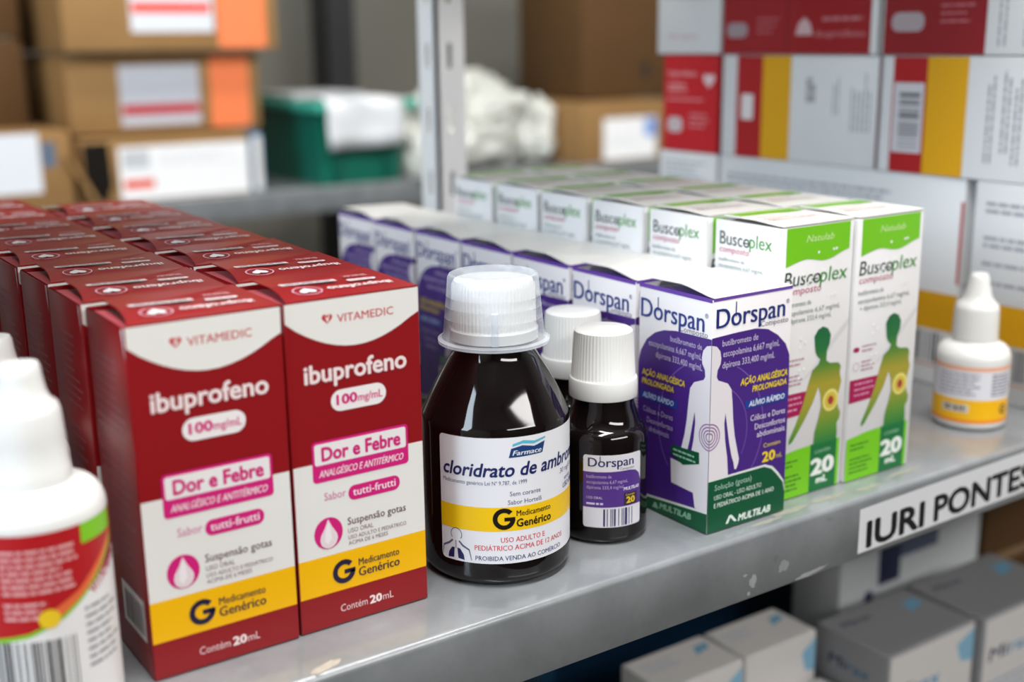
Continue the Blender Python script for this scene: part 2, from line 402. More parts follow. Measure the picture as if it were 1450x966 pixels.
# ---------------------------------------------------------------- folding cartons (small medicine boxes)
def lid_z(w, d, h, lift, x, y):
    s = min(1, max(0, y / d)); q = min(1, max(0, x / w))
    return h - 0.005 + lift * min(1, s * 2.4) * (1 - 0.35 * max(0, s - 0.5)) * (1 - 0.6 * q)
def carton_parts(root, w, d, h, m_body, m_lid, m_dust, notch=0.10, lift=0.016):
    """body with four thin walls and a floor, a dust flap sunk under the lid, and the lid with its curved side notch"""
    t = 0.005; bv = 0.006
    bm = bmesh.new(); add_box(bm, (0, 0, 0), (w, d, h - 0.008), bv, 2)
    for f in [f for f in bm.faces if f.normal.z > 0.9 and f.calc_center_median().z > h - 0.02]:
        q = bmesh.ops.inset_region(bm, faces=[f], thickness=t)
        for v in f.verts: v.co.z -= 0.09
    link_mesh('body', from_bm('body', bm, m_body, 40), root)
    # dust flap from the left side folding in
    link_mesh('dust_flap', prism('dust_flap', [(t, d * 0.06), (w * 0.35, d * 0.14), (w * 0.35, d * 0.8), (t, d * 0.9)], h - 0.018, h - 0.014, m_dust, lambda x, y, z: (x, y, z - 0.012 * x / w)), root)
    # lid
    n = 10; L = [(0.012, 0.0)]
    for k in range(1, n + 1):
        s = k / n; L.append((w * notch * (s ** 0.45) * (1 - 0.25 * s), d * 0.9 * s))
    out = [(w - 0.004, 0.0), (w - 0.004, d * 0.96), (w * 0.9, d - 0.004), (w * 0.62, d - 0.004), (w * 0.55, d - 0.012), (w * 0.3, d - 0.008)] + L[::-1]
    nn = len(out)
    def lz(x, y): return lid_z(w, d, h, lift, x, y)
    link_mesh('lid', prism('lid', out, 0.0, 0.004, m_lid, lambda x, y, q: (x, y, lz(x, y) + q)), root)

# --- maroon and white boxes
IW, ID, IH = 0.4319, 0.34, 1.0
RED, PINK, YEL, WHT, NAVY = '#8c0d15', '#cf1f78', '#f2b600', '#e9e7e4', '#221a3a'
def draw_G(a, cx, cy, r, c, lv=3):
    a.ring(cx, cy, r * 0.58, r, c, lv, 26, 42, 372 - 14)
    a.rect(cx + r * 0.02, cy - r * 0.22, cx + r * 0.98, cy + r * 0.14, c, lv)
def heart(a, cx, cy, s, c, lv):
    p = []
    for k in range(28):
        t = 2 * pi * k / 28; p.append((cx + s * 16 * sin(t) ** 3 / 17, cy + s * (13 * cos(t) - 5 * cos(2 * t) - 2 * cos(3 * t) - cos(4 * t)) / 17))
    a.poly(p, c, lv)
def make_ibu():
    root = thing('medicine_box', '', 'box', (0, 0, 0), 'maroon and white medicine boxes')
    carton_parts(root, IW, ID, IH, mat(RED, 0.36, 0.5, 0.04), mat('#96171d', 0.3, 0.6, 0.04), mat('#b9525b', 0.45, 0.4, 0.05), 0.13)
    a = Art()
    w = 43.19
    a.rect(0.4, 51.9, w - 0.4, 99.2, RED, 0); a.rect(0.4, 23.0, w - 0.4, 51.9, '#e4e2df', 0)
    a.rect(0.4, 11.0, w - 0.4, 23.0, YEL, 0); a.rect(0.4, 0.6, w - 0.4, 11.0, RED, 0)
    arc = [(0.4, 99.4), (0.4, 94.0)] + [(0.4 + (w - 0.8) * k / 14, 94.0 - 8.4 * sin(pi * k / 14) ** 0.85 - 1.0 * k / 14) for k in range(1, 14)] + [(w - 0.4, 92.2), (w - 0.4, 99.4)]
    a.poly(arc, '#e4e2de', 1)
    heart(a, 13.2, 94.0, 1.75, '#c4202b', 2); a.poly([(12.4, 94.9), (13.2, 94.0), (14.3, 95.6), (13.3, 92.6)], '#e4e2de', 3)
    a.text('VITAMEDIC', 16.3, 92.4, 2.35, '#c4303a', 2, w=18.0, bold=0.008)
    a.text('ibuprofeno', 5.4, 75.9, 5.2, '#ecd9d9', 2, w=32.6, bold=0.034, res=3)
    a.rr(13.1, 66.3, 31.0, 72.7, 3.2, '#ebe6e6', 2)
    a.text('100', 15.0, 68.3, 2.9, PINK, 3, w=6.4, bold=0.04); a.text('mg/mL', 21.8, 68.3, 2.4, PINK, 3, w=8.0, bold=0.02)
    a.rr(6.3, 46.0, 37.8, 58.4, 1.2, PINK, 2); a.rr(7.1, 51.2, 37.0, 57.6, 0.7, '#e8e4e4', 3)
    a.text('Dor e Febre', 9.4, 52.4, 4.0, PINK, 4, w=25.6, bold=0.04, res=3)
    a.text('ANALGÉSICO E ANTITÉRMICO', 8.2, 47.5, 2.1, '#f0dfe6', 3, w=27.6, it=0.2, bold=0.02)
    a.text('Sabor', 9.5, 40.2, 2.4, '#d27aa6', 2, w=7.0)
    a.rr(17.3, 38.4, 34.5, 43.0, 2.1, PINK, 2); a.text('tutti-frutti', 18.8, 39.7, 2.4, '#f2dde8', 3, w=14.2, bold=0.02)
    a.ell(10.3, 30.0, 4.6, 4.9, PINK, 2)
    drop = [(10.3, 34.4), (11.5, 31.8), (13.0, 29.4), (13.2, 28.0), (12.6, 26.4), (11.4, 25.5), (10.2, 25.3), (9.0, 25.6), (7.9, 26.6), (7.5, 28.1), (7.8, 29.6), (9.2, 31.8)]
    a.poly(drop, '#e4d4da', 3); a.poly([(10.3, 33.6), (11.0, 31.4), (11.2, 28.2), (10.0, 26.4), (8.9, 27.6), (9.2, 30.6)], '#efe6ea', 4)
    a.text('Suspensão gotas', 16.6, 31.0, 2.3, '#5d3a45', 2, w=19.6, bold=0.008)
    a.text('USO ORAL', 16.6, 28.4, 1.4, '#7a5a63', 2, w=8.4)
    a.text('USO ADULTO E PEDIÁTRICO', 16.6, 26.4, 1.2, '#7a5a63', 2, w=19.6)
    a.text('ACIMA DE 6 MESES', 16.6, 24.6, 1.2, '#7a5a63', 2, w=13.2)
    draw_G(a, 14.7, 16.8, 3.75, NAVY, 3)
    a.text('Medicamento', 19.6, 17.4, 2.2, NAVY, 3, w=13.8, bold=0.012); a.text('Genérico', 19.5, 13.9, 2.8, NAVY, 3, w=13.9, bold=0.02)
    a.text('Contém', 13.0, 4.1, 2.3, '#e8c9ca', 2, w=9.0); a.text('20', 22.9, 4.0, 2.5, '#f0dada', 2, w=3.9, bold=0.05); a.text('mL', 27.3, 4.0, 2.3, '#e8c9ca', 2, w=3.6)
    a.build('front_panel', root, P_front(IW, ID, IH))
    # left side: darker maroon with rows of small print and a white barcode patch low down
    s = Art()
    s.poly([(32.0, 99.0), (33.7, 99.0), (33.7, 90.5)], '#dfe3e6', 1)
    s.micro(3.5, 88, 29, 9, 2.6, 0.7, '#9c5560', 1, 5); s.micro(3.5, 60, 29, 7, 3.0, 0.7, '#9c5560', 1, 6); s.micro(3.5, 36, 24, 3, 3.0, 0.7, '#9c5560', 1, 7)
    s.rect(11, 10.0, 30.4, 22.5, '#d8d5d3', 1); s.bars(13, 11.5, 29, 20.5, '#6d6468', 2, 8)
    s.build('side_panel', root, P_left(IW, ID, IH))
    # lid print, upside down when seen from the front
    t = Art()
    t.text('ibuprofeno', 4.6, 24.3, 3.1, '#f0dcdc', 1, w=20.5, bold=0.03)
    t.ring(31.6, 25.6, 3.55, 3.9, '#e6b6c6', 1, sx=1.15)
    heart(t, 31.6, 25.6, 2.7, '#efe9ea', 2)
    t.rr(6.5, 18.2, 16.0, 20.6, 1.2, '#f1e6e6', 1); t.micro(7.6, 19.0, 15.0, 1, 1, 0.8, '#d47b93', 2, 3, 0.0)
    t.rr(18.6, 15.4, 36.2, 18.4, 0.3, '#f1e6e6', 1); t.rr(19.0, 15.8, 35.8, 18.0, 0.2, '#dfd3d3', 2); t.micro(20.2, 16.3, 34.6, 1, 1, 1.0, '#9b7f84', 3, 9, 0.0)
    t.micro(6.5, 13.6, 15.5, 2, 1.5, 0.7, '#dba5aa', 1, 12)
    t.build('lid_print', root, lambda x, y, l: (IW - x / 100, ID - y / 100, lid_z(IW, ID, IH, 0.016, IW - x / 100, ID - y / 100) + 0.0042 + l))
    return root
ibu = make_ibu()
IX = [0.8809, 1.3199]
rnd = random.Random(11)
first = True
for col, nrow in ((0, 8), (1, 7)):
    for r in range(nrow):
        x = IX[col] + (0 if r == 0 else rnd.uniform(-0.012, -0.003) if col == 0 else rnd.uniform(0.0, 0.014))
        y = 0.2295 + (0.006 if col else 0) + r * 0.363
        rz = 0.0 if r == 0 else radians(rnd.uniform(-0.5, 0.5))
        side = 'left' if col == 0 else 'right'
        if r == 0: lab = 'maroon and white ibuprofen box at the very front of the %s row' % side
        elif r == nrow - 1: lab = 'maroon ibuprofen box at the far back end of the %s row of maroon boxes' % side
        else: lab = 'maroon ibuprofen box, %s from the front in the %s row of maroon boxes' % (ORD[r], side)
        if first: ibu.location = Vector((x, y, REST)) * U; ibu['label'] = lab; first = False
        else: copy_thing(ibu, (x, y, REST), lab, rz)

# --- white and purple boxes with a body outline
DW, DD, DH = 0.385, 0.3777, 0.8469
PUR, DGR, DNV = '#472480', '#0a5434', '#1d2f78'
def make_dor():
    root = thing('medicine_box', '', 'box', (0, 0, 0), 'white and purple medicine boxes')
    carton_parts(root, DW, DD, DH, mat('#e6e2e4', 0.38, 0.45, 0.02), mat('#eeebe6', 0.4, 0.4, 0.02), mat('#5f3d96', 0.45, 0.4, 0.03), 0.05, 0.026)
    a = Art(); w = 39.0
    a.rect(0.3, 83.4, w - 0.3, 84.5, '#6b45a6', 1)
    a.poly([(0, 5), (0, 70.9), (12, 71.4), (20.8, 71.5), (27, 70.4), (32, 67.6), (36.2, 63.9), (38.4, 59.6), (38.8, 50), (38.8, 5)], PUR, 1)
    a.ring(0, 36, 26, 26.4, '#7a56ad', 2, 20, -38, 62); a.ring(0, 36, 18, 18.3, '#7a56ad', 2, 20, -30, 60)
    fig = [(0, 68.4), (2.2, 67.8), (3.9, 66), (4.5, 63.4), (4.2, 61.3), (2.9, 59.4), (2.6, 57), (3.4, 55.7), (8.0, 53.9), (9.9, 51.4), (10.5, 47), (11.2, 40), (12.2, 34), (13.6, 29), (14.7, 25.2), (14.4, 23.6), (13.4, 21.6), (12.6, 21.8), (12.0, 24.4), (10.9, 27), (9.6, 32), (8.4, 38), (7.3, 43.4), (6.9, 39.5), (7.6, 33), (8.8, 27), (9.4, 21), (9.5, 17.5), (0, 17.5)]
    a.poly(fig, '#e6e0e6', 3)
    for r in (1.2, 2.3, 3.4, 4.5): a.ring(0.0, 35.8, r, r + 0.45, '#96699c', 4, 14, -90, 90, 1.0)
    a.poly([(0, 0.4), (w - 0.2, 0.4), (w - 0.2, 8.5), (38.2, 12), (35, 16), (32, 18.8), (28, 20.3), (0, 20.3)], '#dfe4de', 4)
    a.poly([(0, 0.4), (w - 0.2, 0.4), (w - 0.2, 7.6), (37.7, 11.6), (34.4, 15.2), (31.4, 18), (27.6, 19.5), (0, 19.5)], DGR, 5)
    a.text('Dorspan', 1.9, 74.0, 6.7, DNV, 2, w=33.2, bold=0.022, res=4)
    a.rect(10.7, 77.2, 11.2, 82.3, DNV, 3); a.text('®', 35.6, 78.4, 1.6, DNV, 2)
    a.text('Composto', 23.2, 71.7, 2.0, '#5a5570', 2, w=13.8)
    a.text('butilbrometo de', 4.9, 67.4, 2.2, '#d3c8e4', 3, w=17.2); a.text('escopolamina 6,667 mg/mL', 5.4, 63.6, 2.3, '#d3c8e4', 3, w=27.6); a.text('dipirona 333,400 mg/mL', 5.1, 59.6, 2.3, '#d3c8e4', 4, w=25.6)
    a.text('AÇÃO ANALGÉSICA', 14.2, 52.1, 2.3, '#f0d21c', 3, w=23.4, bold=0.03, it=0.15); a.text('PROLONGADA', 20.2, 48.8, 2.1, '#f0d21c', 3, w=17.2, bold=0.03, it=0.15)
    a.rect(16.9, 42.9, 37.7, 46.0, '#1d3f96', 3); a.text('ALÍVIO RÁPIDO', 18.7, 43.6, 1.9, '#e2e6f4', 4, w=17.8, bold=0.03, it=0.15)
    for t, x, y, ww in (('Cólicas e Dores', 19.8, 38.0, 17.6), ('Desconfortos', 22.1, 34.5, 15.4), ('abdominais', 23.3, 31.4, 14.2)): a.text(t, x, y, 2.2, '#d9cfe6', 3, w=ww, bold=0.015)
    a.text('Contém', 26.9, 26.8, 1.6, '#e9cf4a', 3, w=8.6); a.text('20', 26.6, 21.4, 3.7, '#f0d21c', 3, w=6.4, bold=0.04); a.text('mL', 33.8, 21.6, 1.8, '#e9cf4a', 3, w=2.9)
    a.text('Solução (gotas)', 3.1, 15.7, 2.1, '#a9cdb9', 6, w=18.2); a.text('USO ORAL - USO ADULTO', 2.9, 12.2, 1.7, '#cfe3d6', 6, w=23.6, bold=0.01); a.text('E PEDIÁTRICO ACIMA DE 1 ANO', 3.0, 9.2, 1.7, '#dcebe1', 6, w=30.0, bold=0.02)
    a.poly([(9.0, 2.0), (10.6, 4.9), (11.9, 4.9), (14.6, 2.0), (13.3, 2.0), (11.3, 4.0), (10.2, 2.0)], '#e3efe8', 6)
    a.text('MULTILAB', 15.2, 1.7, 2.5, '#e3efe8', 6, w=16.2, bold=0.045, it=0.2)
    a.build('front_panel', root, lambda x, y, l: (x / 100 * DW / 0.39, -l, y / 100))
    s = Art(); D = 37.77
    s.rect(0.2, 83.0, D - 0.2, 84.5, '#6b45a6', 1)
    s.poly([(0.2, 4.0), (0.2, 55), (1.4, 59.6), (4.6, 64.4), (9, 67.6), (13.7, 69.3), (20, 70.2), (D - 0.1, 70.5), (D - 0.1, 8)], PUR, 1)
    s.ring(D, 36, 26, 26.4, '#7a56ad', 2, 20, 118, 218)
    fl = [(D - x, y) for x, y in fig[:17]] + [(D - 13.0, 22.8), (18.6, 23.2), (19.2, 14.1), (30.5, 13.5), (31.6, 8.2), (D, 7.9)]
    s.poly(fl, '#e6e0e6', 3)
    s.poly([(D - 7.3, 43.4), (D - 8.4, 38), (D - 9.6, 32), (D - 10.9, 27.4), (D - 8.8, 27.4), (D - 7.6, 33), (D - 6.9, 39.5)], PUR, 4)
    for r in (1.2, 2.3, 3.4, 4.5): s.ring(D, 35.8, r, r + 0.45, '#96699c', 4, 14, 90, 270, 1.0)
    s.poly([(18.8, 28.3), (33.2, 29.2), (33.4, 25.0), (25.0, 22.4), (18.9, 25.2)], DGR, 5); s.micro(20, 26.6, 31.5, 2, 1.8, 0.7, '#9cc4ae', 6, 3, 0.1)
    s.poly([(0.2, 0.4), (D, 0.4), (D, 8.6), (0.2, 5.0)], '#dfe4de', 3); s.poly([(0.2, 0.4), (D, 0.4), (D, 7.7), (0.2, 4.2)], DGR, 4)
    s.text('MULTILAB', 13.4, 2.2, 2.2, '#8fbfa3', 5, w=16.4, bold=0.04, it=0.2, rot=3)
    s.poly([(9.2, 1.5), (10.3, 3.7), (11.3, 3.8), (12.6, 1.7)], '#8fbfa3', 5)
    s.text('Dorspan', 1.4, 72.4, 6.9, '#243a86', 2, w=32.6, bold=0.02, res=3); s.rect(10.2, 75.6, 10.7, 80.6, '#243a86', 3); s.text('®', 34.2, 77.4, 1.6, '#243a86', 2)
    s.text('Composto', 21.6, 70.6, 2.0, '#5a5570', 2, w=14.2)
    s.text('butilbrometo de', 17.2, 66.0, 2.1, '#c9bede', 3, w=16.0); s.text('escopolamina 6,667 mg/mL', 5.8, 62.4, 2.2, '#c9bede', 3, w=27.4); s.text('dipirona 333,400 mg/mL', 9.6, 58.7, 2.2, '#c9bede', 3, w=24.0)
    s.text('AÇÃO ANALGÉSICA', 2.4, 51.0, 2.2, '#e6c91c', 3, w=22.6, bold=0.03, it=0.15); s.text('PROLONGADA', 2.4, 47.6, 2.1, '#e6c91c', 3, w=17.0, bold=0.03, it=0.15)
    s.rect(1.8, 41.8, 21.2, 45.0, '#1d3f96', 3); s.text('ALÍVIO RÁPIDO', 3.0, 42.6, 1.9, '#c5cdec', 4, w=16.4, bold=0.03, it=0.15)
    for t, x, y, ww in (('Cólicas e Dores', 3.2, 37.2, 16), ('Desconfortos', 5.4, 33.4, 14), ('abdominais', 6.4, 30.2, 11)): s.text(t, x, y, 2.1, '#b7a9d2', 3, w=ww)
    s.build('side_panel', root, P_left(DW, DD, DH))
    return root
dor = make_dor()
rnd = random.Random(5)
for r in range(7):
    x = 2.7954 + (0 if r < 2 else rnd.uniform(-0.008, 0.0)); y = 0.0857 + r * 0.3966
    lab = ('white and purple box with white body outline, at the front of the purple row' if r == 0 else
           'white and purple box at the far back end of the purple row' if r == 6 else
           'white and purple box, %s from the front in the purple row' % ORD[r])
    if r == 0: dor.location = Vector((x, y, REST)) * U; dor['label'] = lab
    else: copy_thing(dor, (x, y, REST), lab, 0.0 if r == 1 else radians(rnd.uniform(-0.5, 0.5)))

# --- white and green boxes
BW, BD, BH = 0.385, 0.333, 1.0433
def make_bus():
    root = thing('medicine_box', '', 'box', (0, 0, 0), 'white and green medicine boxes')
    carton_parts(root, BW, BD, BH, mat('#e2e0e1', 0.38, 0.45, 0.02), mat('#ebe8e2', 0.4, 0.4, 0.02), mat('#d8cfc6', 0.5, 0.3, 0.04), 0.04, 0.010)
    LIME, DG, MAG = '#76c71a', '#17713a', '#a51350'
    a = Art(); w = 38.5
    wave = [(2.6, 103.2), (2.6, 89.2)] + [(2.6 + 33.6 * k / 16, 89.2 + 2.4 * sin(min(1, k / 7) * pi / 2) - 2.0 * sin(pi * max(0, k - 4) / 12) ** 2 + 1.4 * (k / 16) ** 3) for k in range(1, 17)] + [(36.2, 103.2)]
    a.poly(wave, LIME, 1)
    a.text('Natulab', 12.8, 97.4, 2.6, '#cdeaa4', 2, w=14.4, it=0.3)
    for x, y in ((19.5, 93.2), (27.5, 93.6), (29.0, 93.7), (12, 85.6), (17.5, 86), (22.6, 86.4), (27.6, 86.7), (14.5, 82.4), (22.6, 83), (12, 62), (12, 58.6), (14.4, 60.3), (27.5, 76.5), (29.6, 76.6), (12, 50), (14.4, 50.2), (12, 46.8)):
        a.ell(x, y, 0.55, 0.55, '#f6f6f4', 4, 10)
    a.text('Busco', 2.1, 82.0, 5.4, '#2f4a39', 2, w=18.8, bold=0.006, it=0.12, res=3); a.text('plex', 20.9, 82.0, 5.4, '#3f8f3a', 2, w=14.4, bold=0.006, it=0.12, res=3)
    a.rect(16.4, 83.3, 19.6, 83.8, '#2f4a39', 3)
    a.text('composto', 2.2, 78.8, 2.7, '#b2275c', 2, w=19.4, it=0.15)
    a.text('butilbrometo de', 2.3, 74.3, 1.9, '#6c7f76', 2, w=14.4); a.text('escopolamina 6,67 mg/mL', 2.4, 71.1, 1.9, '#6c7f76', 2, w=30.2); a.text('+ dipirona 333,4 mg/mL', 3.6, 68.2, 1.9, '#6c7f76', 2, w=24.4)
    a.poly([(14, 46), (22, 52), (30, 60), (38, 66.5), (38, 64), (30, 57), (21, 49)], '#d6d6d8', 1)
    a.ell(3.0, 53.2, 1.8, 1.0, MAG, 2); a.ring(3.3, 46.4, 1.5, 1.8, '#c9a9b4', 2)
    a.micro(6.2, 53.8, 15.0, 2, 1.8, 0.7, '#b98ea0', 2, 4); a.micro(6.2, 47.6, 14.0, 3, 1.6, 0.7, '#b98ea0', 2, 6)
    a.poly([(0.3, 32.2), (17.0, 32.6), (19.4, 41.2), (0.3, 41.4)], MAG, 2); a.micro(3.0, 39.0, 14.5, 3, 2.2, 0.8, '#d58fb0', 3, 7)
    body = [(19.9, 58.2), (19.4, 61.6), (21.2, 64.0), (23.8, 64.9), (26.6, 63.8), (28.4, 61.2), (28.0, 57.8), (26.6, 55.0), (26.6, 51.4), (28.6, 50.2), (33.4, 49.6), (34.8, 48.0), (34.5, 45.2), (35.6, 42.0), (34.6, 38.6), (33.8, 35.0), (34.6, 31.6), (35.8, 29.8), (35.6, 27.4), (34.2, 25.6), (34.6, 22), (34.6, 18.6), (21.6, 18.6), (22.0, 24.0), (23.8, 29.0), (25.0, 33.8), (24.4, 38.4), (23.0, 42.0), (20.2, 36.0), (15.6, 29.4), (10.0, 22.6), (8.0, 21.6), (8.2, 23.6), (11.6, 29.4), (15.0, 36.6), (17.2, 43.6), (19.2, 48.8), (22.2, 50.6), (23.2, 52.4), (21.6, 53.8), (20.4, 55.6)]
    a.poly(body, FIGURE, 3)
    a.ell(30.0, 35.4, 4.4, 4.4, '#e3d778', 4); a.ell(30.0, 35.4, 3.2, 3.2, '#d2b944', 5); a.ell(30.0, 35.4, 1.5, 1.7, '#a63a36', 6)
    a.poly([(0.3, 0.3), (20.2, 0.3), (20.2, 19.3), (12, 19.0), (0.3, 17.6)], LIME, 2); a.poly([(20.2, 0.3), (34.8, 0.3), (34.8, 19.4), (20.2, 19.4)], DG, 3); a.rect(34.8, 0.3, 36.4, 19.2, LIME, 2)
    a.micro(2.6, 14.4, 14.0, 2, 1.8, 0.7, '#3f7a22', 3, 8); a.micro(2.6, 8.6, 16.0, 4, 1.8, 0.7, '#3f7a22', 3, 9)
    a.text('CONTÉM', 22.6, 15.2, 1.3, '#a5cdb4', 4, w=8.6); a.text('20', 21.2, 7.0, 6.0, '#e9f0ea', 4, w=12.0, bold=0.06, res=3); a.text('mL', 24.2, 3.2, 2.6, '#e9f0ea', 4, w=6.0, bold=0.05)
    a.build('front_panel', root, P_front(BW, BD, BH))
    s = Art()
    s.text('Busco', 2.7, 94.6, 4.9, '#34463d', 2, w=15.2, bold=0.006, res=3); s.text('plex', 17.9, 94.8, 4.9, '#4a9440', 2, w=11.0, bold=0.006, res=3); s.rect(14.6, 95.9, 17.2, 96.4, '#34463d', 3)
    s.text('composto', 2.5, 91.6, 2.4, '#b2275c', 2, w=15.2, it=0.15)
    s.text('butilbrometo de', 2.4, 88.2, 1.5, '#5f7a74', 2, w=13.2); s.text('escopolamina 6,67 mg/mL', 2.6, 85.9, 1.5, '#5f7a74', 2, w=22.6); s.text('+ dipirona 333,4 mg/mL', 4.2, 83.6, 1.5, '#4c6f6c', 2, w=19.0, bold=0.01)
    s.rect(31.6, 1, 33.1, 103, '#e6e3e3', 1); s.micro(3, 70, 29, 8, 3, 0.8, '#8fa098', 1, 14)
    s.build('side_panel', root, P_left(BW, BD, BH))
    t = Art()
    t.rect(3.0, 1.0, 36.2, 8.5, '#7ab82c', 1); t.micro(4, 20.5, 33, 2, 2.4, 0.9, '#b99a94', 1, 4); t.micro(4, 14, 26, 1, 2, 0.8, '#c5aca4', 1, 5)
    o = t.build('lid_print', root, lambda x, y, l: (x / 100, BD - 0.02 - y / 100, lid_z(BW, BD, BH, 0.010, x / 100, BD - 0.02 - y / 100) + 0.0042 + l))
    return root
bus = make_bus()
rnd = random.Random(8)
first = True
for col, bx in ((0, 3.184), (1, 3.574)):
    for r in range(6):
        x = bx + (0 if r == 0 else rnd.uniform(-0.006, 0.0) if col == 0 else rnd.uniform(-0.004, 0.004)); y = (0.1528 if col == 0 else 0.1414) + r * (0.3686 if col == 0 else 0.372)
        lab = ('white and green box at the front of the %s column' % ('left' if col == 0 else 'right') if r == 0 else
               'white and green box, %s back in the %s column of green boxes' % (ORD[r] if r < 5 else 'last', 'left' if col == 0 else 'right'))
        if first: bus.location = Vector((x, y, REST)) * U; bus['label'] = lab; first = False
        else: copy_thing(bus, (x, y, REST), lab, radians(rnd.uniform(-0.3, 0.3)))

# ---------------------------------------------------------------- bottles
def arc_pts(cx, cz, r, a0, a1, n=6):
    return [(cx + r * cos(radians(a0 + (a1 - a0) * k / n)), cz + r * sin(radians(a0 + (a1 - a0) * k / n))) for k in range(n + 1)]
# large dark bottle under an upturned measuring cup
c = (2.10, 0.365)
t = thing('syrup_bottle', 'large dark amber bottle with white generic label and clear dosing cup over its cap', 'bottle', (c[0], c[1], REST))
prof = [(0.15, 0.012), (0.19, 0.0), (0.215, 0.004)] + arc_pts(0.205, 0.04, 0.038, -60, 0, 4) + [(0.243, 0.08), (0.243, 0.49)] + arc_pts(0.203, 0.51, 0.04, 0, 38, 4) + [(0.21, 0.59), (0.175, 0.655), (0.142, 0.71), (0.128, 0.735), (0.128, 0.76), (0.112, 0.765), (0.11, 0.85)]
link_mesh('body', lathe('body', prof, AMBER, 96, smooth=50), t)
capm = lathe('cap', [(0.118, 0.765), (0.143, 0.768), (0.143, 0.80), (0.1385, 0.804), (0.1375, 0.81), (0.1345, 0.94), (0.126, 0.955), (0.05, 0.957)], WHITE_PL, 256, (0.81, 0.941, 64, 0.0035), 45)
link_mesh('cap', capm, t)
cupprof = [(0.180, 0.755), (0.181, 0.765), (0.168, 0.770), (0.163, 0.785), (0.1575, 0.835), (0.1582, 0.837), (0.1572, 0.839), (0.1543, 0.872), (0.155, 0.874), (0.154, 0.876), (0.1512, 0.905), (0.1519, 0.907), (0.1509, 0.909), (0.1462, 0.965), (0.141, 0.974), (0.134, 0.977), (0.124, 0.972), (0.02, 0.968)]
cup = link_mesh('dosing_cup', lathe('dosing_cup', cupprof, CUP, 96, smooth=30), t); cup['label'] = 'clear ribbed plastic dosing cup'
va = view_angle(c)
bm = bmesh.new()
add_box(bm, (0.150, -0.011, 0.772), (0.168, 0.011, 0.875), 0.003)
bmesh.ops.rotate(bm, verts=bm.verts, cent=(0, 0, 0), matrix=Matrix.Rotation(va + 0.02, 3, 'Z'))
link_mesh('moulded_rib', from_bm('moulded_rib', bm, CUP, 40), cup)
a = Art()
N2, BLK = '#1b2560', '#15130f'
a.rr(-19.6, 8.4, 47, 50.2, 1.6, '#e6e6ec', 0)
a.rect(-19.6, 19.4, 47, 27.4, '#f3c410', 1)
a.poly([(4.0, 43.6), (15.6, 43.9), (16.6, 47.6), (12.5, 46.6), (8.5, 47.4), (4.8, 46.6)], '#1c3c74', 1)
a.poly([(5.2, 47.2), (8.6, 48.0), (12.4, 47.4), (16.8, 48.4), (16.8, 49.0), (12.6, 48.3), (8.8, 49.0), (5.3, 48.0)], '#55b4cc', 1)
a.text('Farmace', 5.2, 44.3, 1.6, '#e3e8f0', 2, w=9.8, it=0.35, bold=0.02)
a.text('cloridrato de ambroxol', -18.2, 37.6, 4.3, N2, 1, w=56, bold=0.028, it=0.2, res=3)
a.text('30 mg/5 mL', 24.0, 34.4, 1.7, N2, 1, w=12, it=0.15); a.text('Medicamento genérico Lei Nº 9.787, de 1999', -18.3, 34.8, 1.35, '#3a4070', 1, w=28.2)
a.text('USO ORAL', 26, 28.8, 1.8, N2, 1, w=11, bold=0.02, it=0.15); a.text('xarope', 27, 31.4, 1.4, N2, 1)
a.text('Sem corante', 4.2, 31.0, 1.5, '#3a4070', 1, w=10.6); a.text('Sabor Hortelã', 3.6, 28.2, 1.5, '#3a4070', 1, w=11.6)
draw_G(a, 2.3, 23.5, 3.6, '#17120c', 2)
a.text('Medicamento', 6.3, 24.2, 1.9, '#17120c', 2, w=12.6, bold=0.02); a.text('Genérico', 6.3, 20.6, 2.6, '#17120c', 2, w=12.7, bold=0.03)
a.text('USO ADULTO E', 1.2, 15.6, 1.7, '#d1404a', 1, w=15.2, bold=0.01); a.text('PEDIÁTRICO ACIMA DE 12 ANOS', -7.2, 12.9, 1.7, '#d1404a', 1, w=32.2, bold=0.01)
a.text('PROIBIDA VENDA AO COMÉRCIO', -7.0, 9.5, 1.5, '#2c3472', 1, w=31, bold=0.008)
# printed bust outline with the lungs filled in dark
a.ring(-13.6, 17.4, 1.9, 2.15, '#5a5f7e', 1, 20, -40, 220); a.poly([(-16.6, 14.2), (-15.2, 15.4), (-14.8, 15.0), (-16.3, 13.6), (-18.6, 12.4), (-19.2, 9.4), (-19.4, 9.4), (-18.9, 12.9)], '#5a5f7e', 1)
a.poly([(-11.2, 14.2), (-12.4, 15.4), (-12.8, 15.0), (-11.5, 13.6), (-9.2, 12.4), (-8.4, 9.2), (-8.2, 9.2), (-8.9, 12.9)], '#5a5f7e', 1)
a.poly([(-14.3, 12.8), (-15.4, 12.6), (-16.6, 10.8), (-16.9, 9.0), (-14.6, 9.3)], '#22265a', 1); a.poly([(-13.3, 12.8), (-12.2, 12.6), (-11.0, 10.8), (-10.7, 9.0), (-13.0, 9.3)], '#22265a', 1); a.rect(-13.95, 12.4, -13.65, 15.2, '#8a6a72', 1)
a.build('paper_label', t, P_cyl(0.2435, va), cyl=1.5, smooth=30)

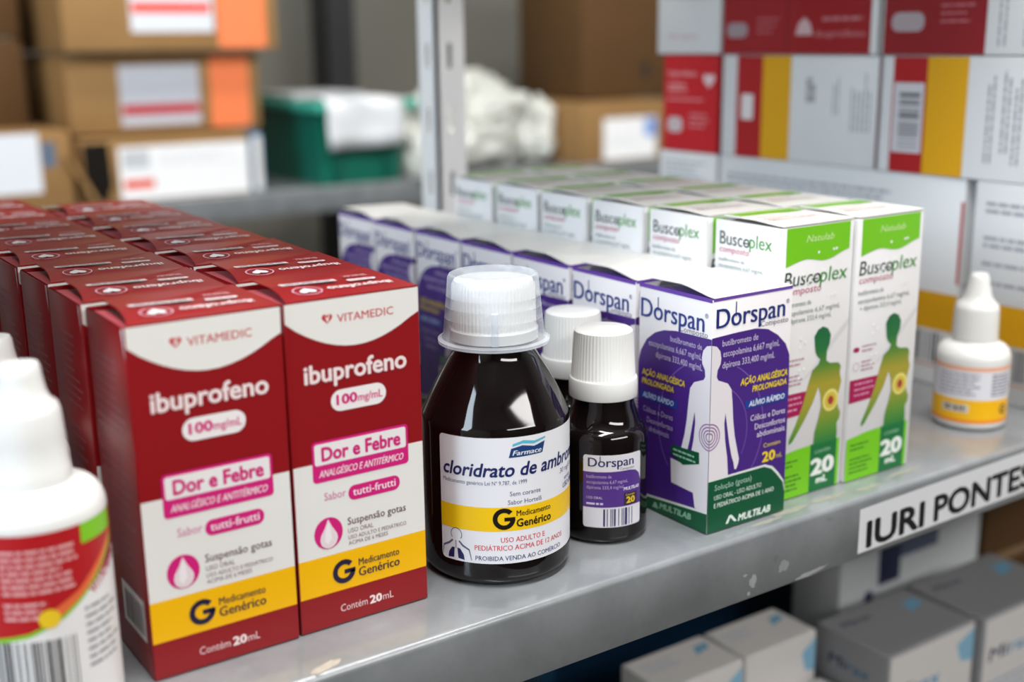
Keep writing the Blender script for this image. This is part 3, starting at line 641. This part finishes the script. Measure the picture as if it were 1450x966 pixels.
# small dark bottles with white child-proof caps
def small_bottle(c, label, printed):
    t = thing('drops_bottle', label, 'bottle', (c[0], c[1], REST), 'small dark drops bottles')
    prof = [(0.11, 0.008), (0.13, 0.0)] + arc_pts(0.130, 0.026, 0.026, -70, 0, 4) + [(0.156, 0.34)] + arc_pts(0.106, 0.36, 0.05, 0, 62, 6) + [(0.118, 0.44), (0.108, 0.47), (0.106, 0.53)]
    link_mesh('body', lathe('body', prof, AMBER, 80, smooth=50), t)
    cp = [(0.10, 0.498), (0.118, 0.50), (0.119, 0.505), (0.119, 0.558), (0.116, 0.565), (0.113, 0.566), (0.111, 0.572), (0.103, 0.715), (0.1, 0.727), (0.092, 0.733), (0.03, 0.731)]
    link_mesh('cap', lathe('cap', cp, WHITE_PL, 216, (0.571, 0.716, 54, 0.0035), 45), t)
    if printed:
        a = Art()
        a.rr(-6.8, 6.5, 15, 32.6, 1.0, '#dcdae2', 0)
        a.poly([(-6.8, 13.8), (15, 13.8), (15, 22), (14.2, 24.6), (12.4, 26.2), (9.8, 26.7), (-6.8, 26.6)], '#553488', 1)
        a.text('Dorspan', -5.0, 28.5, 3.2, '#2b3060', 1, w=16.4, bold=0.02, res=3); a.rect(-1.0, 30.3, -0.7, 32.2, '#2b3060', 2); a.text('Composto', 6.0, 27.1, 0.9, '#555070', 1, w=5.8)
        a.text('butilbrometo de', -5.6, 24.4, 1.2, '#b7a5d2', 2, w=8.6); a.text('escopolamina 6,67 mg/mL', -5.6, 22.4, 1.2, '#b7a5d2', 2, w=14.6); a.text('dipirona 333,4 mg/mL', -5.6, 20.5, 1.2, '#b7a5d2', 2, w=13.4)
        a.text('USO ORAL', -5.6, 16.9, 0.9, '#cfc4e2', 2, w=5.6); a.text('MULTILAB', 7.4, 19.6, 1.1, '#e6e0f0', 2, w=6.6, bold=0.03, it=0.2); a.micro(-5.6, 14.8, 3.0, 1, 1, 0.7, '#cfc4e2', 2, 2)
        a.rect(7.6, 14.2, 13.2, 18.6, '#3b2a40', 2); a.text('20', 8.6, 14.8, 2.2, '#e8c62a', 3, w=3.4, bold=0.04); a.text('Contém', 8.2, 17.4, 0.8, '#e8c62a', 3)
        a.bars(0.3, 6.9, 11.4, 13.2, '#23285c', 1, 5, n=11)
        a.build('paper_label', t, P_cyl(0.1562, view_angle(c)), cyl=1.2, smooth=30)
    return t
small_bottle((2.543, 0.353), 'small dark bottle with white ridged cap and purple label, beside the purple box', True)
small_bottle((2.634, 0.645), 'small dark bottle mostly hidden, only its white cap showing behind the others', False)

# white plastic bottles
def white_bottle(c, zs, label, printed, group=None):
    t = thing('plastic_bottle', label, 'bottle', (c[0], c[1], REST), group)
    k = zs
    prof = [(0.17, 0.006), (0.19, 0.0)] + arc_pts(0.192, 0.03, 0.03, -70, 0, 4) + [(0.222, 0.54 * k)] + arc_pts(0.152, 0.56 * k, 0.07, 0, 72, 7) + [(0.14, 0.632 * k), (0.12, 0.64 * k), (0.11, 0.65 * k)]
    link_mesh('body', lathe('body', prof, WHITE_PL, 80, smooth=50), t)
    cp = [(r, z * k) for r, z in ((0.10, 0.632), (0.124, 0.634), (0.126, 0.645), (0.126, 0.672), (0.121, 0.682), (0.118, 0.75), (0.112, 0.818), (0.105, 0.835), (0.085, 0.848), (0.074, 0.87), (0.067, 0.905), (0.064, 0.93), (0.058, 0.94), (0.02, 0.941))]
    link_mesh('cap', lathe('cap', cp, WHITE_PL, 72, smooth=45), t)
    if printed:
        a = Art()
        a.rect(-34, 6, 34, 55.5, '#e4e2e2', 0)
        a.poly([(-34, 24), (-14, 27.5), (-4, 29.8), (3, 33), (8, 36.4), (13, 40), (16.4, 43.5), (20, 47), (34, 50), (34, 55.8), (-34, 55.8)], '#b01a20', 1)
        a.poly([(-34, 23.4), (-14, 27.2), (-4, 29.3), (4, 33), (9, 36.6), (16.6, 43.4), (22, 48), (22, 49), (16.4, 44.6), (8, 37.4), (3, 33.6), (-4, 30.4), (-14, 28.4), (-34, 24.6)], '#7fbf2c', 2)
        a.poly([(1.2, 35.4), (3.2, 33.6), (9, 37.6), (16.6, 44.4), (22, 49.4), (21.2, 50.4), (15.8, 46), (8, 39.2)], '#e06a3c', 3)
        a.ell(0.6, 33.6, 2.5, 2.5, '#e8c227', 4)
        a.rect(9.9, 50.6, 22, 55.8, '#7fc423', 2)
        a.micro(-9.5, 51.0, 8.8, 7, 1.75, 0.85, '#dca7a9', 2, 8, 0.25); a.micro(-9.5, 37.4, 2.0, 3, 1.75, 0.85, '#dca7a9', 2, 9, 0.3)
        a.text('VITAMINA', 11.8, 36.4, 2.6, '#b02a48', 2, w=13, bold=0.03, rot=30)
        a.bars(-13, 14, 6.4, 28, '#3b3a3f', 1, 12, n=18); a.micro(9, 33, 21, 8, 2.2, 0.9, '#8a8a90', 1, 15, vert=False)
        cf = P_cyl(0.2225, view_angle(c))
        a.build('paper_label', t, lambda x, y, l: cf(x * 1.33, y, l), cyl=1.6, smooth=30)
    t.scale = (0.78, 0.78, 1.0)
    return t
white_bottle((0.626, 0.25), 1.0, 'white plastic bottle with red label in the left foreground, cut by the frame', True)
white_bottle((0.667, 0.735), 0.965, 'white plastic bottle at the far left edge, only its pointed cap showing', False)
# small dropper bottle at the right
c = (4.64, 0.34)
t = thing('dropper_bottle', 'small white dropper bottle with pointed cap and yellow-banded label on the right', 'bottle', (c[0], c[1], REST))
prof = [(0.12, 0.006), (0.135, 0.0)] + arc_pts(0.130, 0.028, 0.028, -70, 0, 4) + [(0.158, 0.30)] + arc_pts(0.093, 0.31, 0.065, 0, 70, 7) + [(0.098, 0.378), (0.088, 0.39), (0.085, 0.42)]
link_mesh('body', lathe('body', prof, WHITE_PL, 80, smooth=50), t)
cp = [(0.08, 0.386), (0.097, 0.388), (0.098, 0.395), (0.094, 0.52), (0.090, 0.538), (0.078, 0.55), (0.066, 0.562), (0.056, 0.585), (0.042, 0.655), (0.037, 0.672), (0.031, 0.678), (0.01, 0.679)]
link_mesh('cap', lathe('cap', cp, WHITE_PL, 144, (0.39, 0.53, 36, 0.002), 45), t)
a = Art()
a.rect(-22, 3.6, 22, 29.0, '#dddce2', 0); a.rect(-22, 27.2, 22, 29.0, '#e9a98a', 1); a.rect(-22, 4.6, 22, 14.2, '#f0b512', 1); a.rect(-22, 3.6, 22, 5.2, '#ea8a1e', 2)
a.micro(-14.5, 25.0, 4.5, 6, 1.75, 0.8, '#8e8fa0', 1, 4, 0.2); a.micro(9.0, 25.0, 20, 7, 1.5, 0.8, '#77788c', 1, 6, 0.1)
a.rect(-12.2, 8.4, -0.2, 12.0, '#d9d4c8', 2); a.bars(-11.6, 8.9, -0.8, 11.6, '#2a2434', 3, 6, n=16)
draw_G(a, 16.4, 9.6, 2.2, '#2a1d10', 2)
a.build('paper_label', t, P_cyl(0.1584, view_angle(c)), cyl=1.4, smooth=30)

# ---------------------------------------------------------------- stacked larger cartons at the right end of the shelf (their long sides face left)
SX = 5.0
CRED, CYEL, CWH, CDR = '#a8131a', '#d89e0a', '#d6d6d7', '#6e1017'
def stack_box(y0, y1, z0, z1, depth, label, mcol, draw, dx=0.0):
    d = y1 - y0; h = z1 - z0
    t = thing('carton', label, 'box', (SX + dx, y0, z0 + REST), 'larger cartons stacked at the right')
    link_mesh('body', box_mesh('body', (0, 0, 0), (depth, d, h), mcol, 0.008), t)
    a = Art(); draw(a, d * 100, h * 100)
    a.build('side_panel', t, P_left(depth, d, h))
    # closing flap seams on the end that faces the aisle
    f = Art(); f.rect(1, h * 50 - 0.3, depth * 100 - 1, h * 50 + 0.3, '#8a8480', 0); f.build('end_seam', t, P_front(depth, d, h))
    return t
WB = mat('#d6d6d7', 0.45, 0.4, 0.03); RB = mat('#94131b', 0.45, 0.4, 0.04)
def d_low(a, w, h):     # bottom tier: text rows, yellow band, barcode
    a.rect(0.3, 28, w - 0.3, 46.6, CYEL, 1); a.rect(w - 1.8, 52, w - 0.2, 92, CRED, 1); a.rect(0.3, 9.0, w - 0.3, 10.4, '#c3a39c', 1)
    for (y, n, x1) in ((92, 2, 0.8), (76, 2, 0.55), (64, 1, 0.7), (55, 1, 0.5)): a.micro(6, y, w * x1, n, 3.4, 1.7, '#9b9ba3', 1, int(y), 0.2)
    for k in range(3): a.bars(w * (0.06 + 0.33 * k), 11.5, w * (0.30 + 0.33 * k), 26.5, '#4a4950', 1, 20 + k, n=22)
def d_low_far(a, w, h): a.micro(4, 96, w - 6, 4, 3, 1.4, '#aeb2b8', 1, 3)
stack_box(-0.62, 0.64, 0.0, 1.03, 1.3, 'bottom white carton nearest the viewer, with yellow band, behind the dropper bottle', WB, d_low)
stack_box(0.70, 2.345, 0.0, 1.03, 1.3, 'long bottom white carton with yellow band, beside the green boxes', WB, d_low, 0.01)
stack_box(2.37, 2.86, 0.0, 1.03, 1.3, 'bottom white carton at the back end of the stack, mostly hidden', WB, d_low_far)
def d_mid_near(a, w, h):
    a.rect(0.3, 0.3, w - 0.3, h - 0.3, CWH, 0)
    s = lambda y: (1.21 - y) * 100
    a.rect(s(1.145), 0.3, s(0.947), h - 0.3, CRED, 1); a.rect(s(1.135), 10, s(0.96), 43.5, '#c9c7cc', 2); a.bars(s(1.10), 12.5, s(0.98), 40, '#5a565e', 3, 31, True, 14)
    a.rect(s(0.947), 0.3, s(0.721), h - 0.3, CYEL, 1)
    for k, x in enumerate((0.60, 0.52, 0.46, 0.34)): a.micro(s(x), 8 + 5 * (k % 2), s(x) + 40, 2, 2.6, 1.3, '#96969c', 1, 40 + k, 0.2, True)
    a.rect(w - 1.2, 0.3, w, h - 0.3, CDR, 1)
def d_mid(a, w, h):
    s = lambda y: (2.345 - y) * 100
    a.rect(s(2.23), 0.3, s(2.033), h - 0.3, CRED, 1); a.rr(s(2.19), 21, s(2.10), 35, 1.2, '#ddd6d6', 2)
    a.rect(s(2.033), 0.3, s(1.826), h - 0.3, CYEL, 1)
    a.micro(s(1.70), 32, s(1.70) + 14, 3, 2.2, 1.3, '#6d6d74', 1, 51, 0.3, True); a.micro(s(1.52), 26, s(1.52) + 22, 2, 2.6, 1.2, '#aaaab0', 1, 52, 0.3, True); a.micro(s(1.40), 18, s(1.40) + 32, 5, 2.8, 1.2, '#a4a4aa', 1, 53, 0.5, True)
    a.rect(w - 1.0, 0.3, w, h - 0.3, CDR, 1)
def d_end_red(a, w, h):
    a.rect(0.3, 0.3, w - 0.3, h - 0.3, '#c01c26', 1)
    a.text('ibuprofeno', 4, 44, 3.4, '#e6b9bc', 2, w=24); a.micro(4, 38, 26, 2, 3, 1.6, '#dc9ca0', 2, 62); a.micro(4, 30, 40, 1, 3, 1.0, '#dc9ca0', 2, 61); heart(a, 39, 42, 5.0, '#e2c9cb', 2)
    a.rr(4, 11, 17, 20, 3.5, '#c7b7ba', 2); a.micro(23, 21, 40, 3, 3.2, 1.4, '#d2858a', 2, 63)
stack_box(-0.02, 1.215, 1.032, 1.594, 1.2, 'middle carton nearest the viewer with barcode on red and a wide yellow band', WB, d_mid_near)
stack_box(1.235, 2.345, 1.032, 1.594, 1.2, 'middle carton of the stack with white, red and yellow stripes', WB, d_mid, 0.01)
stack_box(2.365, 2.835, 1.032, 1.594, 1.2, 'all-red middle carton with white heart at the back of the stack', RB, d_end_red)
def d_top_near(a, w, h):
    s = lambda y: (1.235 - y) * 100
    a.rect(s(1.225), 0.3, s(0.654), h - 0.3, '#88121b', 1); a.rr(s(1.18), 11, s(0.99), 20, 4, '#a99aa0', 2); a.micro(s(0.90), 22, s(0.70), 3, 3.6, 1.3, '#b06068', 2, 71)
    for k, x in enumerate((0.58, 0.45)): a.micro(s(x), 4, s(x) + 40, 2, 3, 1.3, '#a5a5aa', 1, 80 + k, 0.2, True)
def d_top(a, w, h):
    s = lambda y: (2.345 - y) * 100
    a.rect(0.3, 0.3, w - 4, h - 0.3, '#94131b', 1); a.rect(s(1.87), 0.3, s(1.855), h - 0.3, '#7d0f17', 2); a.rr(s(2.31), 9, s(2.15), 17, 4, '#9d8d93', 2); a.micro(s(2.08), 18, s(1.92), 3, 3.4, 1.2, '#b06068', 2, 72)
    a.poly([(s(1.80), 10), (s(1.68), 10), (s(1.70), 16), (s(1.74), 19), (s(1.78), 16)], '#c9a8ab', 2); a.micro(s(1.62), 17, s(1.36), 1, 3, 1.8, '#b8757b', 2, 73, 0.0); a.text('ibuprofeno', s(1.66), 9, 3.4, '#c08086', 2, w=32)
def d_top_far(a, w, h): a.text('100 mg/mL', 10, 9, 2.6, '#c98b90', 1, w=26); a.micro(8, 40, 40, 4, 3, 1.2, '#c3c3c8', 1, 5)
stack_box(0.1, 1.235, 1.598, 2.16, 1.2, 'top dark red carton nearest the viewer, white end at the frame edge', WB, d_top_near)
stack_box(1.265, 2.345, 1.598, 2.16, 1.2, 'top dark red carton of the stack above the striped one', WB, d_top)
stack_box(2.365, 2.90, 1.598, 2.16, 1.2, 'top plain white carton at the back end of the stack', WB, d_top_far)

# ---------------------------------------------------------------- lower shelf: white cartons with blue print
def low_box(x0, x1, y0, y1, z0, z1, label, seed, word=True, mcol=None):
    w, d, h = x1 - x0, y1 - y0, z1 - z0
    t = thing('carton', label, 'box', (x0, y0, z0), 'white cartons on the lower shelf')
    link_mesh('body', box_mesh('body', (0, 0, 0), (w, d, h), mcol or PAPER, 0.015), t)
    a = Art(); wm = w * 100; hm = h * 100; dm = d * 100
    a.rect(1.5, 1.5, wm - 1.5, hm - 1.5, '#e4e0de', 0)
    if word:
        a.text('Mi', wm * 0.08, hm - 26, 7.5, '#3a4260', 1, w=wm * 0.2, bold=0.02, it=0.15); a.text('rax', wm * 0.31, hm - 26, 7.5, '#5b9cc4', 1, w=wm * 0.28, bold=0.02, it=0.15)
    a.poly([(wm * 0.78, hm - 10), (wm - 1, hm - 4), (wm - 1, hm - 22), (wm * 0.84, hm - 20)], '#8fc1dc', 1); a.micro(wm * 0.08, hm - 40, wm * 0.7, 3, 4, 1.6, '#9fb0c4', 1, seed)
    a.build('front_panel', t, P_front(w, d, h))
    s = Art()
    s.text('Mi', dm * 0.2, hm - 18, 6, '#39415c', 1, w=dm * 0.22, bold=0.02, it=0.15); s.text('rax', dm * 0.45, hm - 18, 6, '#3f7fa4', 1, w=dm * 0.3, bold=0.02, it=0.15); s.micro(dm * 0.15, hm - 32, dm * 0.8, 3, 4, 1.6, '#9aa3b2', 1, seed + 1)
    s.build('side_panel', t, P_left(w, d, h))
    q = Art(); q.rect(1.5, 1.5, wm - 1.5, dm - 1.5, '#9c9c9e' if word else '#e8e5e2', 0)  # lettered cartons' tops greyed: shade under the shelf put into the colour
    q.text('Mirax', wm * 0.10, dm * 0.70, 5, '#4a5068', 1, w=wm * 0.3, bold=0.02) if word else q.micro(wm * 0.1, dm * 0.7, wm * 0.5, 3, 3, 1.2, '#c9d3e0', 1, seed)
    q.poly([(wm * 0.70, dm * 0.52), (wm * 0.9, dm * 0.6), (wm * 0.92, dm * 0.76), (wm * 0.76, dm * 0.74)], '#7eb4d2', 1)
    q.build('top_panel', t, P_top(w, d, h))
    return t
SHADED_WHITE = mat('#a4a4a7', 0.5, 0.35, 0.03)  # carton white darkened to carry the shade under the shelf
LZ = LOW_Z + 0.001
low_box(4.455, 5.135, 0.53, 0.99, LZ, -1.2, 'grey-white carton with blue print on the lower shelf, beside the small white packs', 3, True, SHADED_WHITE)
low_box(5.165, 5.92, 0.50, 0.99, LZ, -1.2, 'grey-white carton with blue print on the lower shelf, at the right picture edge', 5, True, SHADED_WHITE)
low_box(3.37, 3.885, 0.93, 1.235, LZ, -1.2, 'small white pack on the lower shelf, back left of its group of four', 7, False)
low_box(3.905, 4.40, 0.93, 1.235, LZ, -1.2, 'small white pack on the lower shelf, back right of its group of four', 9, False)
low_box(3.37, 3.90, 0.60, 0.915, LZ, -1.46, 'small white pack on the lower shelf, front left of its group of four', 11, False)
low_box(3.92, 4.42, 0.60, 0.915, LZ, -1.46, 'small white pack on the lower shelf, front right of its group of four', 13, False)
# larger white carton at the back of the lower shelf, and a brown one
t = thing('carton', 'large white carton with navy print at the back of the lower shelf', 'box', (5.0, 1.3, LZ))
w, d, h = 1.27, 0.34, 1.65
link_mesh('body', box_mesh('body', (0, 0, 0), (w, d, h), mat('#d3d7d8', 0.5, 0.4, 0.03), 0.012), t)
a = Art(); a.rect(0.5, 0.5, 126.5, 164.5, '#dadde0', 0); a.rect(33, 93, 52, 116, '#20264a', 1); a.rect(52, 106, 86, 122, '#56607c', 1); a.rr(22, 84, 29, 92, 2, '#252a5c', 1); a.micro(30, 74, 100, 3, 5, 2.4, '#b3b8c2', 1, 4)
a.build('front_panel', t, P_front(w, d, h))
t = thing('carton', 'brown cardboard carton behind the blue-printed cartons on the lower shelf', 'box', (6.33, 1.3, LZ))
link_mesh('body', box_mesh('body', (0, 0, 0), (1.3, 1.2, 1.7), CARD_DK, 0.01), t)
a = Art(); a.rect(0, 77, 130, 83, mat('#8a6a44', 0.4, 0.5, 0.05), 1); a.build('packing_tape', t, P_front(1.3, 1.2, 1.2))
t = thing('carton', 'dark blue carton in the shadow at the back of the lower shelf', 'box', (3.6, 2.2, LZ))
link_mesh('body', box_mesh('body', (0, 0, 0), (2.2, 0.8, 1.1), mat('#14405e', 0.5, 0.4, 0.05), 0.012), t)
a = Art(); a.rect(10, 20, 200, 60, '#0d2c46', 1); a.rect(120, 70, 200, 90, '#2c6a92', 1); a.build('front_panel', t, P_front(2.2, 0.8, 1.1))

# ---------------------------------------------------------------- far rack: cartons, crate, bag
BY = 10.6
def big_carton(x0, x1, z0, z1, d, label, y=BY, mcol=None, seam=True):
    w, h = x1 - x0, z1 - z0
    t = thing('cardboard_carton', label, 'box', (x0, y, z0), 'cardboard cartons across the aisle')
    m = mcol or CARD
    link_mesh('body', box_mesh('body', (0, 0, 0), (w, d, h), m, 0.02), t)
    if seam:
        # top flaps meeting in the middle, a shallow step apart
        for k in (0, 1): link_mesh('flap', box_mesh('flap', (0.02, d * 0.5 * k + 0.02, h), (w - 0.02, d * 0.5 * (k + 1) - 0.02, h + 0.015), m), t)
    return t, w, h
def paste(t, name, w, d, h, rects, label=None):
    a = Art()
    for r in rects: a.rect(*r)
    return a.build(name, t, P_front(w, d, h), label=label)
ORG = mat('#ef7f4f', 0.6, 0.3, 0.06)
t, w, h = big_carton(3.60, 5.80, 0.73, 1.58, 2.3, 'middle cardboard carton of the tall stack, with whole orange sticker and label', y=BY + 0.22)
paste(t, 'shipping_label', w, 2.3, h, [(56, 8, 147, 74, '#b9bcc6', 1), (58, 20, 146, 31, '#b3232a', 2)], 'white label with red stripe')
paste(t, 'orange_sticker', w, 2.3, h, [(160, 3, 207, 83, ORG, 1)])
t, w, h = big_carton(3.56, 5.97, 1.62, 2.75, 2.3, 'upper cardboard carton of the tall stack, orange sticker cut by the frame')
paste(t, 'shipping_label', w, 2.3, h, [(72, 20, 165, 90, '#d3d7e0', 1), (74, 40, 162, 51, '#e0402a', 2)], 'white label with red stripe')
paste(t, 'orange_sticker', w, 2.3, h, [(170, 3, 226, 108, ORG, 1)])
# open carton at the bottom with a white label
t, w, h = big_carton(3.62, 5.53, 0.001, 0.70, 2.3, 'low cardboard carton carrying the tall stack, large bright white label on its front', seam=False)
a = Art(); a.rect(40, 2, 190, 60, '#f4f4f6', 1); a.rect(44, 14, 78, 24, '#e8502e', 2); a.rect(44, 36, 74, 56, '#c4c7cc', 2); a.micro(84, 50, 180, 3, 6, 2.2, '#d8d8e0', 2, 4); a.build('shipping_label', t, P_front(w, 2.3, h))
a = Art(); a.poly([(2, 2), (2, 66), (30, 66), (32, 20), (24, 2)], '#120d08', 1); a.build('painted_gap', t, P_front(w, 2.3, h))  # shaded gap of the open carton, painted as a flat near-black patch
bm = bmesh.new(); add_box(bm, (0.09, -0.05, 0.0), (0.15, -0.01, 0.72)); bmesh.ops.rotate(bm, verts=bm.verts, cent=(0.35, 0, 0.0), matrix=Matrix.Rotation(radians(-24), 3, 'Y'))
for v in bm.verts: v.co.z = max(v.co.z, 0.0)
link_mesh('loose_flap', from_bm('loose_flap', bm, CARD), t)
t, w, h = big_carton(1.7, 3.53, 0.001, 0.80, 2.4, 'left low cardboard carton with wide white label, behind the maroon boxes')
a = Art(); a.rect(-0 + 30, 18, 150, 80, '#e2e5ec', 1); a.rect(152, 44, 166, 70, '#5f7086', 1); a.build('shipping_label', t, P_front(w, 2.4, h))
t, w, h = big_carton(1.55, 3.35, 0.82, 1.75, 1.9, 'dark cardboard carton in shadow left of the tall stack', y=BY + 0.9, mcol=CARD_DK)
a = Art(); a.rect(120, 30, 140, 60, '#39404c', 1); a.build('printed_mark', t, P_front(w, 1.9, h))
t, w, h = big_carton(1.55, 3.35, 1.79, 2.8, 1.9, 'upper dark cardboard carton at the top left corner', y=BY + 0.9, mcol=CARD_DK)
# blue folder slipped between carton and crate
t = thing('document_folder', 'blue folder standing upright between the white-labelled carton and the green crate', 'folder', (5.58, BY + 0.05, 0.001))
link_mesh('cover', box_mesh('cover', (0, 0, 0), (0.14, 1.5, 0.66), mat('#1f6fa8', 0.45, 0.4, 0.05), 0.01), t)
link_mesh('papers', box_mesh('papers', (0.02, -0.005, 0.02), (0.12, 1.48, 0.64), PAPER), t)
# green crate
GRN = mat('#0a6b57', 0.4, 0.5, 0.06, 20); 
cx0, cx1 = 6.44, 7.50
t = thing('plastic_crate', 'green plastic crate with a white sheet hung over its front', 'crate', (0, BY, 0.001))
D_ = 1.75
def crate_mesh():
    vs, fs = [], []
    for (z, g) in ((0.0, 0.0), (0.9, 0.09)):
        vs += [(cx0 - g * 0.3, -g * 0.4, z), (cx1 + g, -g * 0.4, z), (cx1 + g, D_ + g, z), (cx0 - g * 0.3, D_ + g, z)]
    for (z, g) in ((0.9, 0.04), (0.04, -0.05)):
        vs += [(cx0 - g * 0.3 + 0.03, -g * 0.4 + 0.03, z), (cx1 + g - 0.03, -g * 0.4 + 0.03, z), (cx1 + g - 0.03, D_ + g - 0.03, z), (cx0 - g * 0.3 + 0.03, D_ + g - 0.03, z)]
    fs = [(3, 2, 1, 0), (12, 13, 14, 15)]
    for b in (0, 4, 8):
        for i in range(4): fs.append((b + i, b + (i + 1) % 4, b + 4 + (i + 1) % 4, b + 4 + i))
    return mesh('body', vs, fs, GRN)
link_mesh('body', crate_mesh(), t)
bm = bmesh.new()
RIM = mat('#3fae98', 0.38, 0.5, 0.05)
add_box(bm, (cx0 - 0.10, -0.12, 0.88), (cx1 + 0.24, -0.03, 0.99), 0.02); add_box(bm, (cx0 - 0.10, D_ + 0.02, 0.88), (cx1 + 0.24, D_ + 0.12, 0.99), 0.02)
add_box(bm, (cx0 - 0.10, -0.03, 0.88), (cx0 - 0.02, D_ + 0.02, 0.99), 0.02); add_box(bm, (cx1 + 0.10, -0.03, 0.88), (cx1 + 0.24, D_ + 0.02, 0.99), 0.02)
link_mesh('rim', from_bm('rim', bm, RIM, 40), t)
for x in (cx0 + 0.14, cx1 - 0.22): link_mesh('rib', box_mesh('rib', (x, -0.055, 0.0), (x + 0.10, 0.0, 0.86), mat('#0a5c4c', 0.4, 0.5, 0.05), 0.01), t)
# paper sheet folded over the rim (lies on the crate: its own thing)
vs, fs = [], []
prof = [(0.55, 1.015), (0.2, 1.03), (-0.05, 1.03), (-0.15, 1.0), (-0.165, 0.9), (-0.15, 0.75), (-0.16, 0.6), (-0.175, 0.45)]
NX = 16
for j, (y, z) in enumerate(prof):
    for i in range(NX + 1):
        f = i / NX; wv = 0.015 * sin(f * 9 + j) if j < 5 else 0.02 * sin(f * 8 + j * 0.7)
        vs.append((6.47 + 1.03 * f, y + wv * (1 if j > 3 else 0), z + (wv if j < 3 else 0.03 * (f - 0.5) * (j / 8))))
for j in range(len(prof) - 1):
    for i in range(NX): q = j * (NX + 1) + i; fs.append((q, q + 1, q + NX + 2, q + NX + 1))
o = link_mesh('paper_sheet', mesh('paper_sheet', vs, fs, mat('#dcdee2', 0.6, 0.3, 0.03), smooth=60), None, (0, BY - 0.002, 0.001))
md = o.modifiers.new('thickness', 'SOLIDIFY'); md.thickness = 0.0006
tag(o, 'white paper sheet draped over the front rim of the green crate', 'paper')
o = link_mesh('paper_stack', box_mesh('paper_stack', (6.42, 0.62, 0.995), (7.40, 1.72, 1.07), mat('#b9bcbe', 0.6, 0.3, 0.05), 0.01), None, (0, BY, 0.001))
tag(o, 'grey sheets lying across the open top of the green crate', 'paper')
# crinkled clear bag of packs
def bag(name, c, r, seed, m, lump=0.35):
    bm = bmesh.new(); bmesh.ops.create_icosphere(bm, subdivisions=5, radius=1.0)
    for v in bm.verts:
        p = v.co.copy(); n1 = noise.noise(p * 1.7 + Vector((seed, 0, 0))); n2 = abs(noise.noise(p * 4.1 + Vector((0, seed, 0)))); n3 = abs(noise.noise(p * 9.0 + Vector((0, 0, seed))))
        k = 1 + lump * n1 - 0.32 * n2 - 0.14 * n3
        q = Vector((p.x * r[0] * k, p.y * r[1] * k, p.z * r[2] * k))
        q.z = max(q.z, -r[2] * 0.72)
        v.co = Vector(c) + q
    bm.normal_update()
    return from_bm(name, bm, m, 70)
BAG = bag_mat()
t = thing('plastic_bag', 'crumpled clear plastic bag of white packs behind the steel post', 'bag', (8.85, BY + 0.95, 0.03))
link_mesh('film', bag('film', (0.12, 0.0, 0.50), (1.3, 0.62, 0.72), 3.3, BAG), t)
link_mesh('contents', bag('contents', (0.15, 0.05, 0.36), (0.85, 0.45, 0.42), 7.1, mat('#e9e8dc', 0.5, 0.4, 0.05), 0.4), t)
t2 = bag('gathered_end', (1.25, -0.25, 0.40), (0.28, 0.28, 0.50), 5.2, BAG, 0.5)
link_mesh('gathered_end', t2, t)
t = thing('plastic_bag', 'small shiny clear bag between the green crate and the steel post', 'bag', (7.86, BY + 0.0, 0.0))
link_mesh('film', bag('film', (-0.02, 0.0, 0.26), (0.24, 0.3, 0.35), 9.4, BAG), t)
# cartons at the right of the far rack
t, w, h = big_carton(10.42, 12.2, 0.001, 0.80, 1.7, 'light cardboard carton with bright white label, right of the clear bag')
a = Art(); a.rect(37, 3, 134, 60, '#fbfbfd', 1); a.rect(112, 32, 133, 58, '#7da4e6', 2); a.micro(46, 30, 100, 2, 6, 2, '#e2e2ea', 2, 5); a.build('shipping_label', t, P_front(w, 1.7, h))
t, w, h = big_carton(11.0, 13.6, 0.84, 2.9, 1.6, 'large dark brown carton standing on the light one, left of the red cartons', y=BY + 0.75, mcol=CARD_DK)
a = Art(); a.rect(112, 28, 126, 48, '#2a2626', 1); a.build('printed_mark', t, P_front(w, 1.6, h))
bpy.data.objects.remove(_fo)
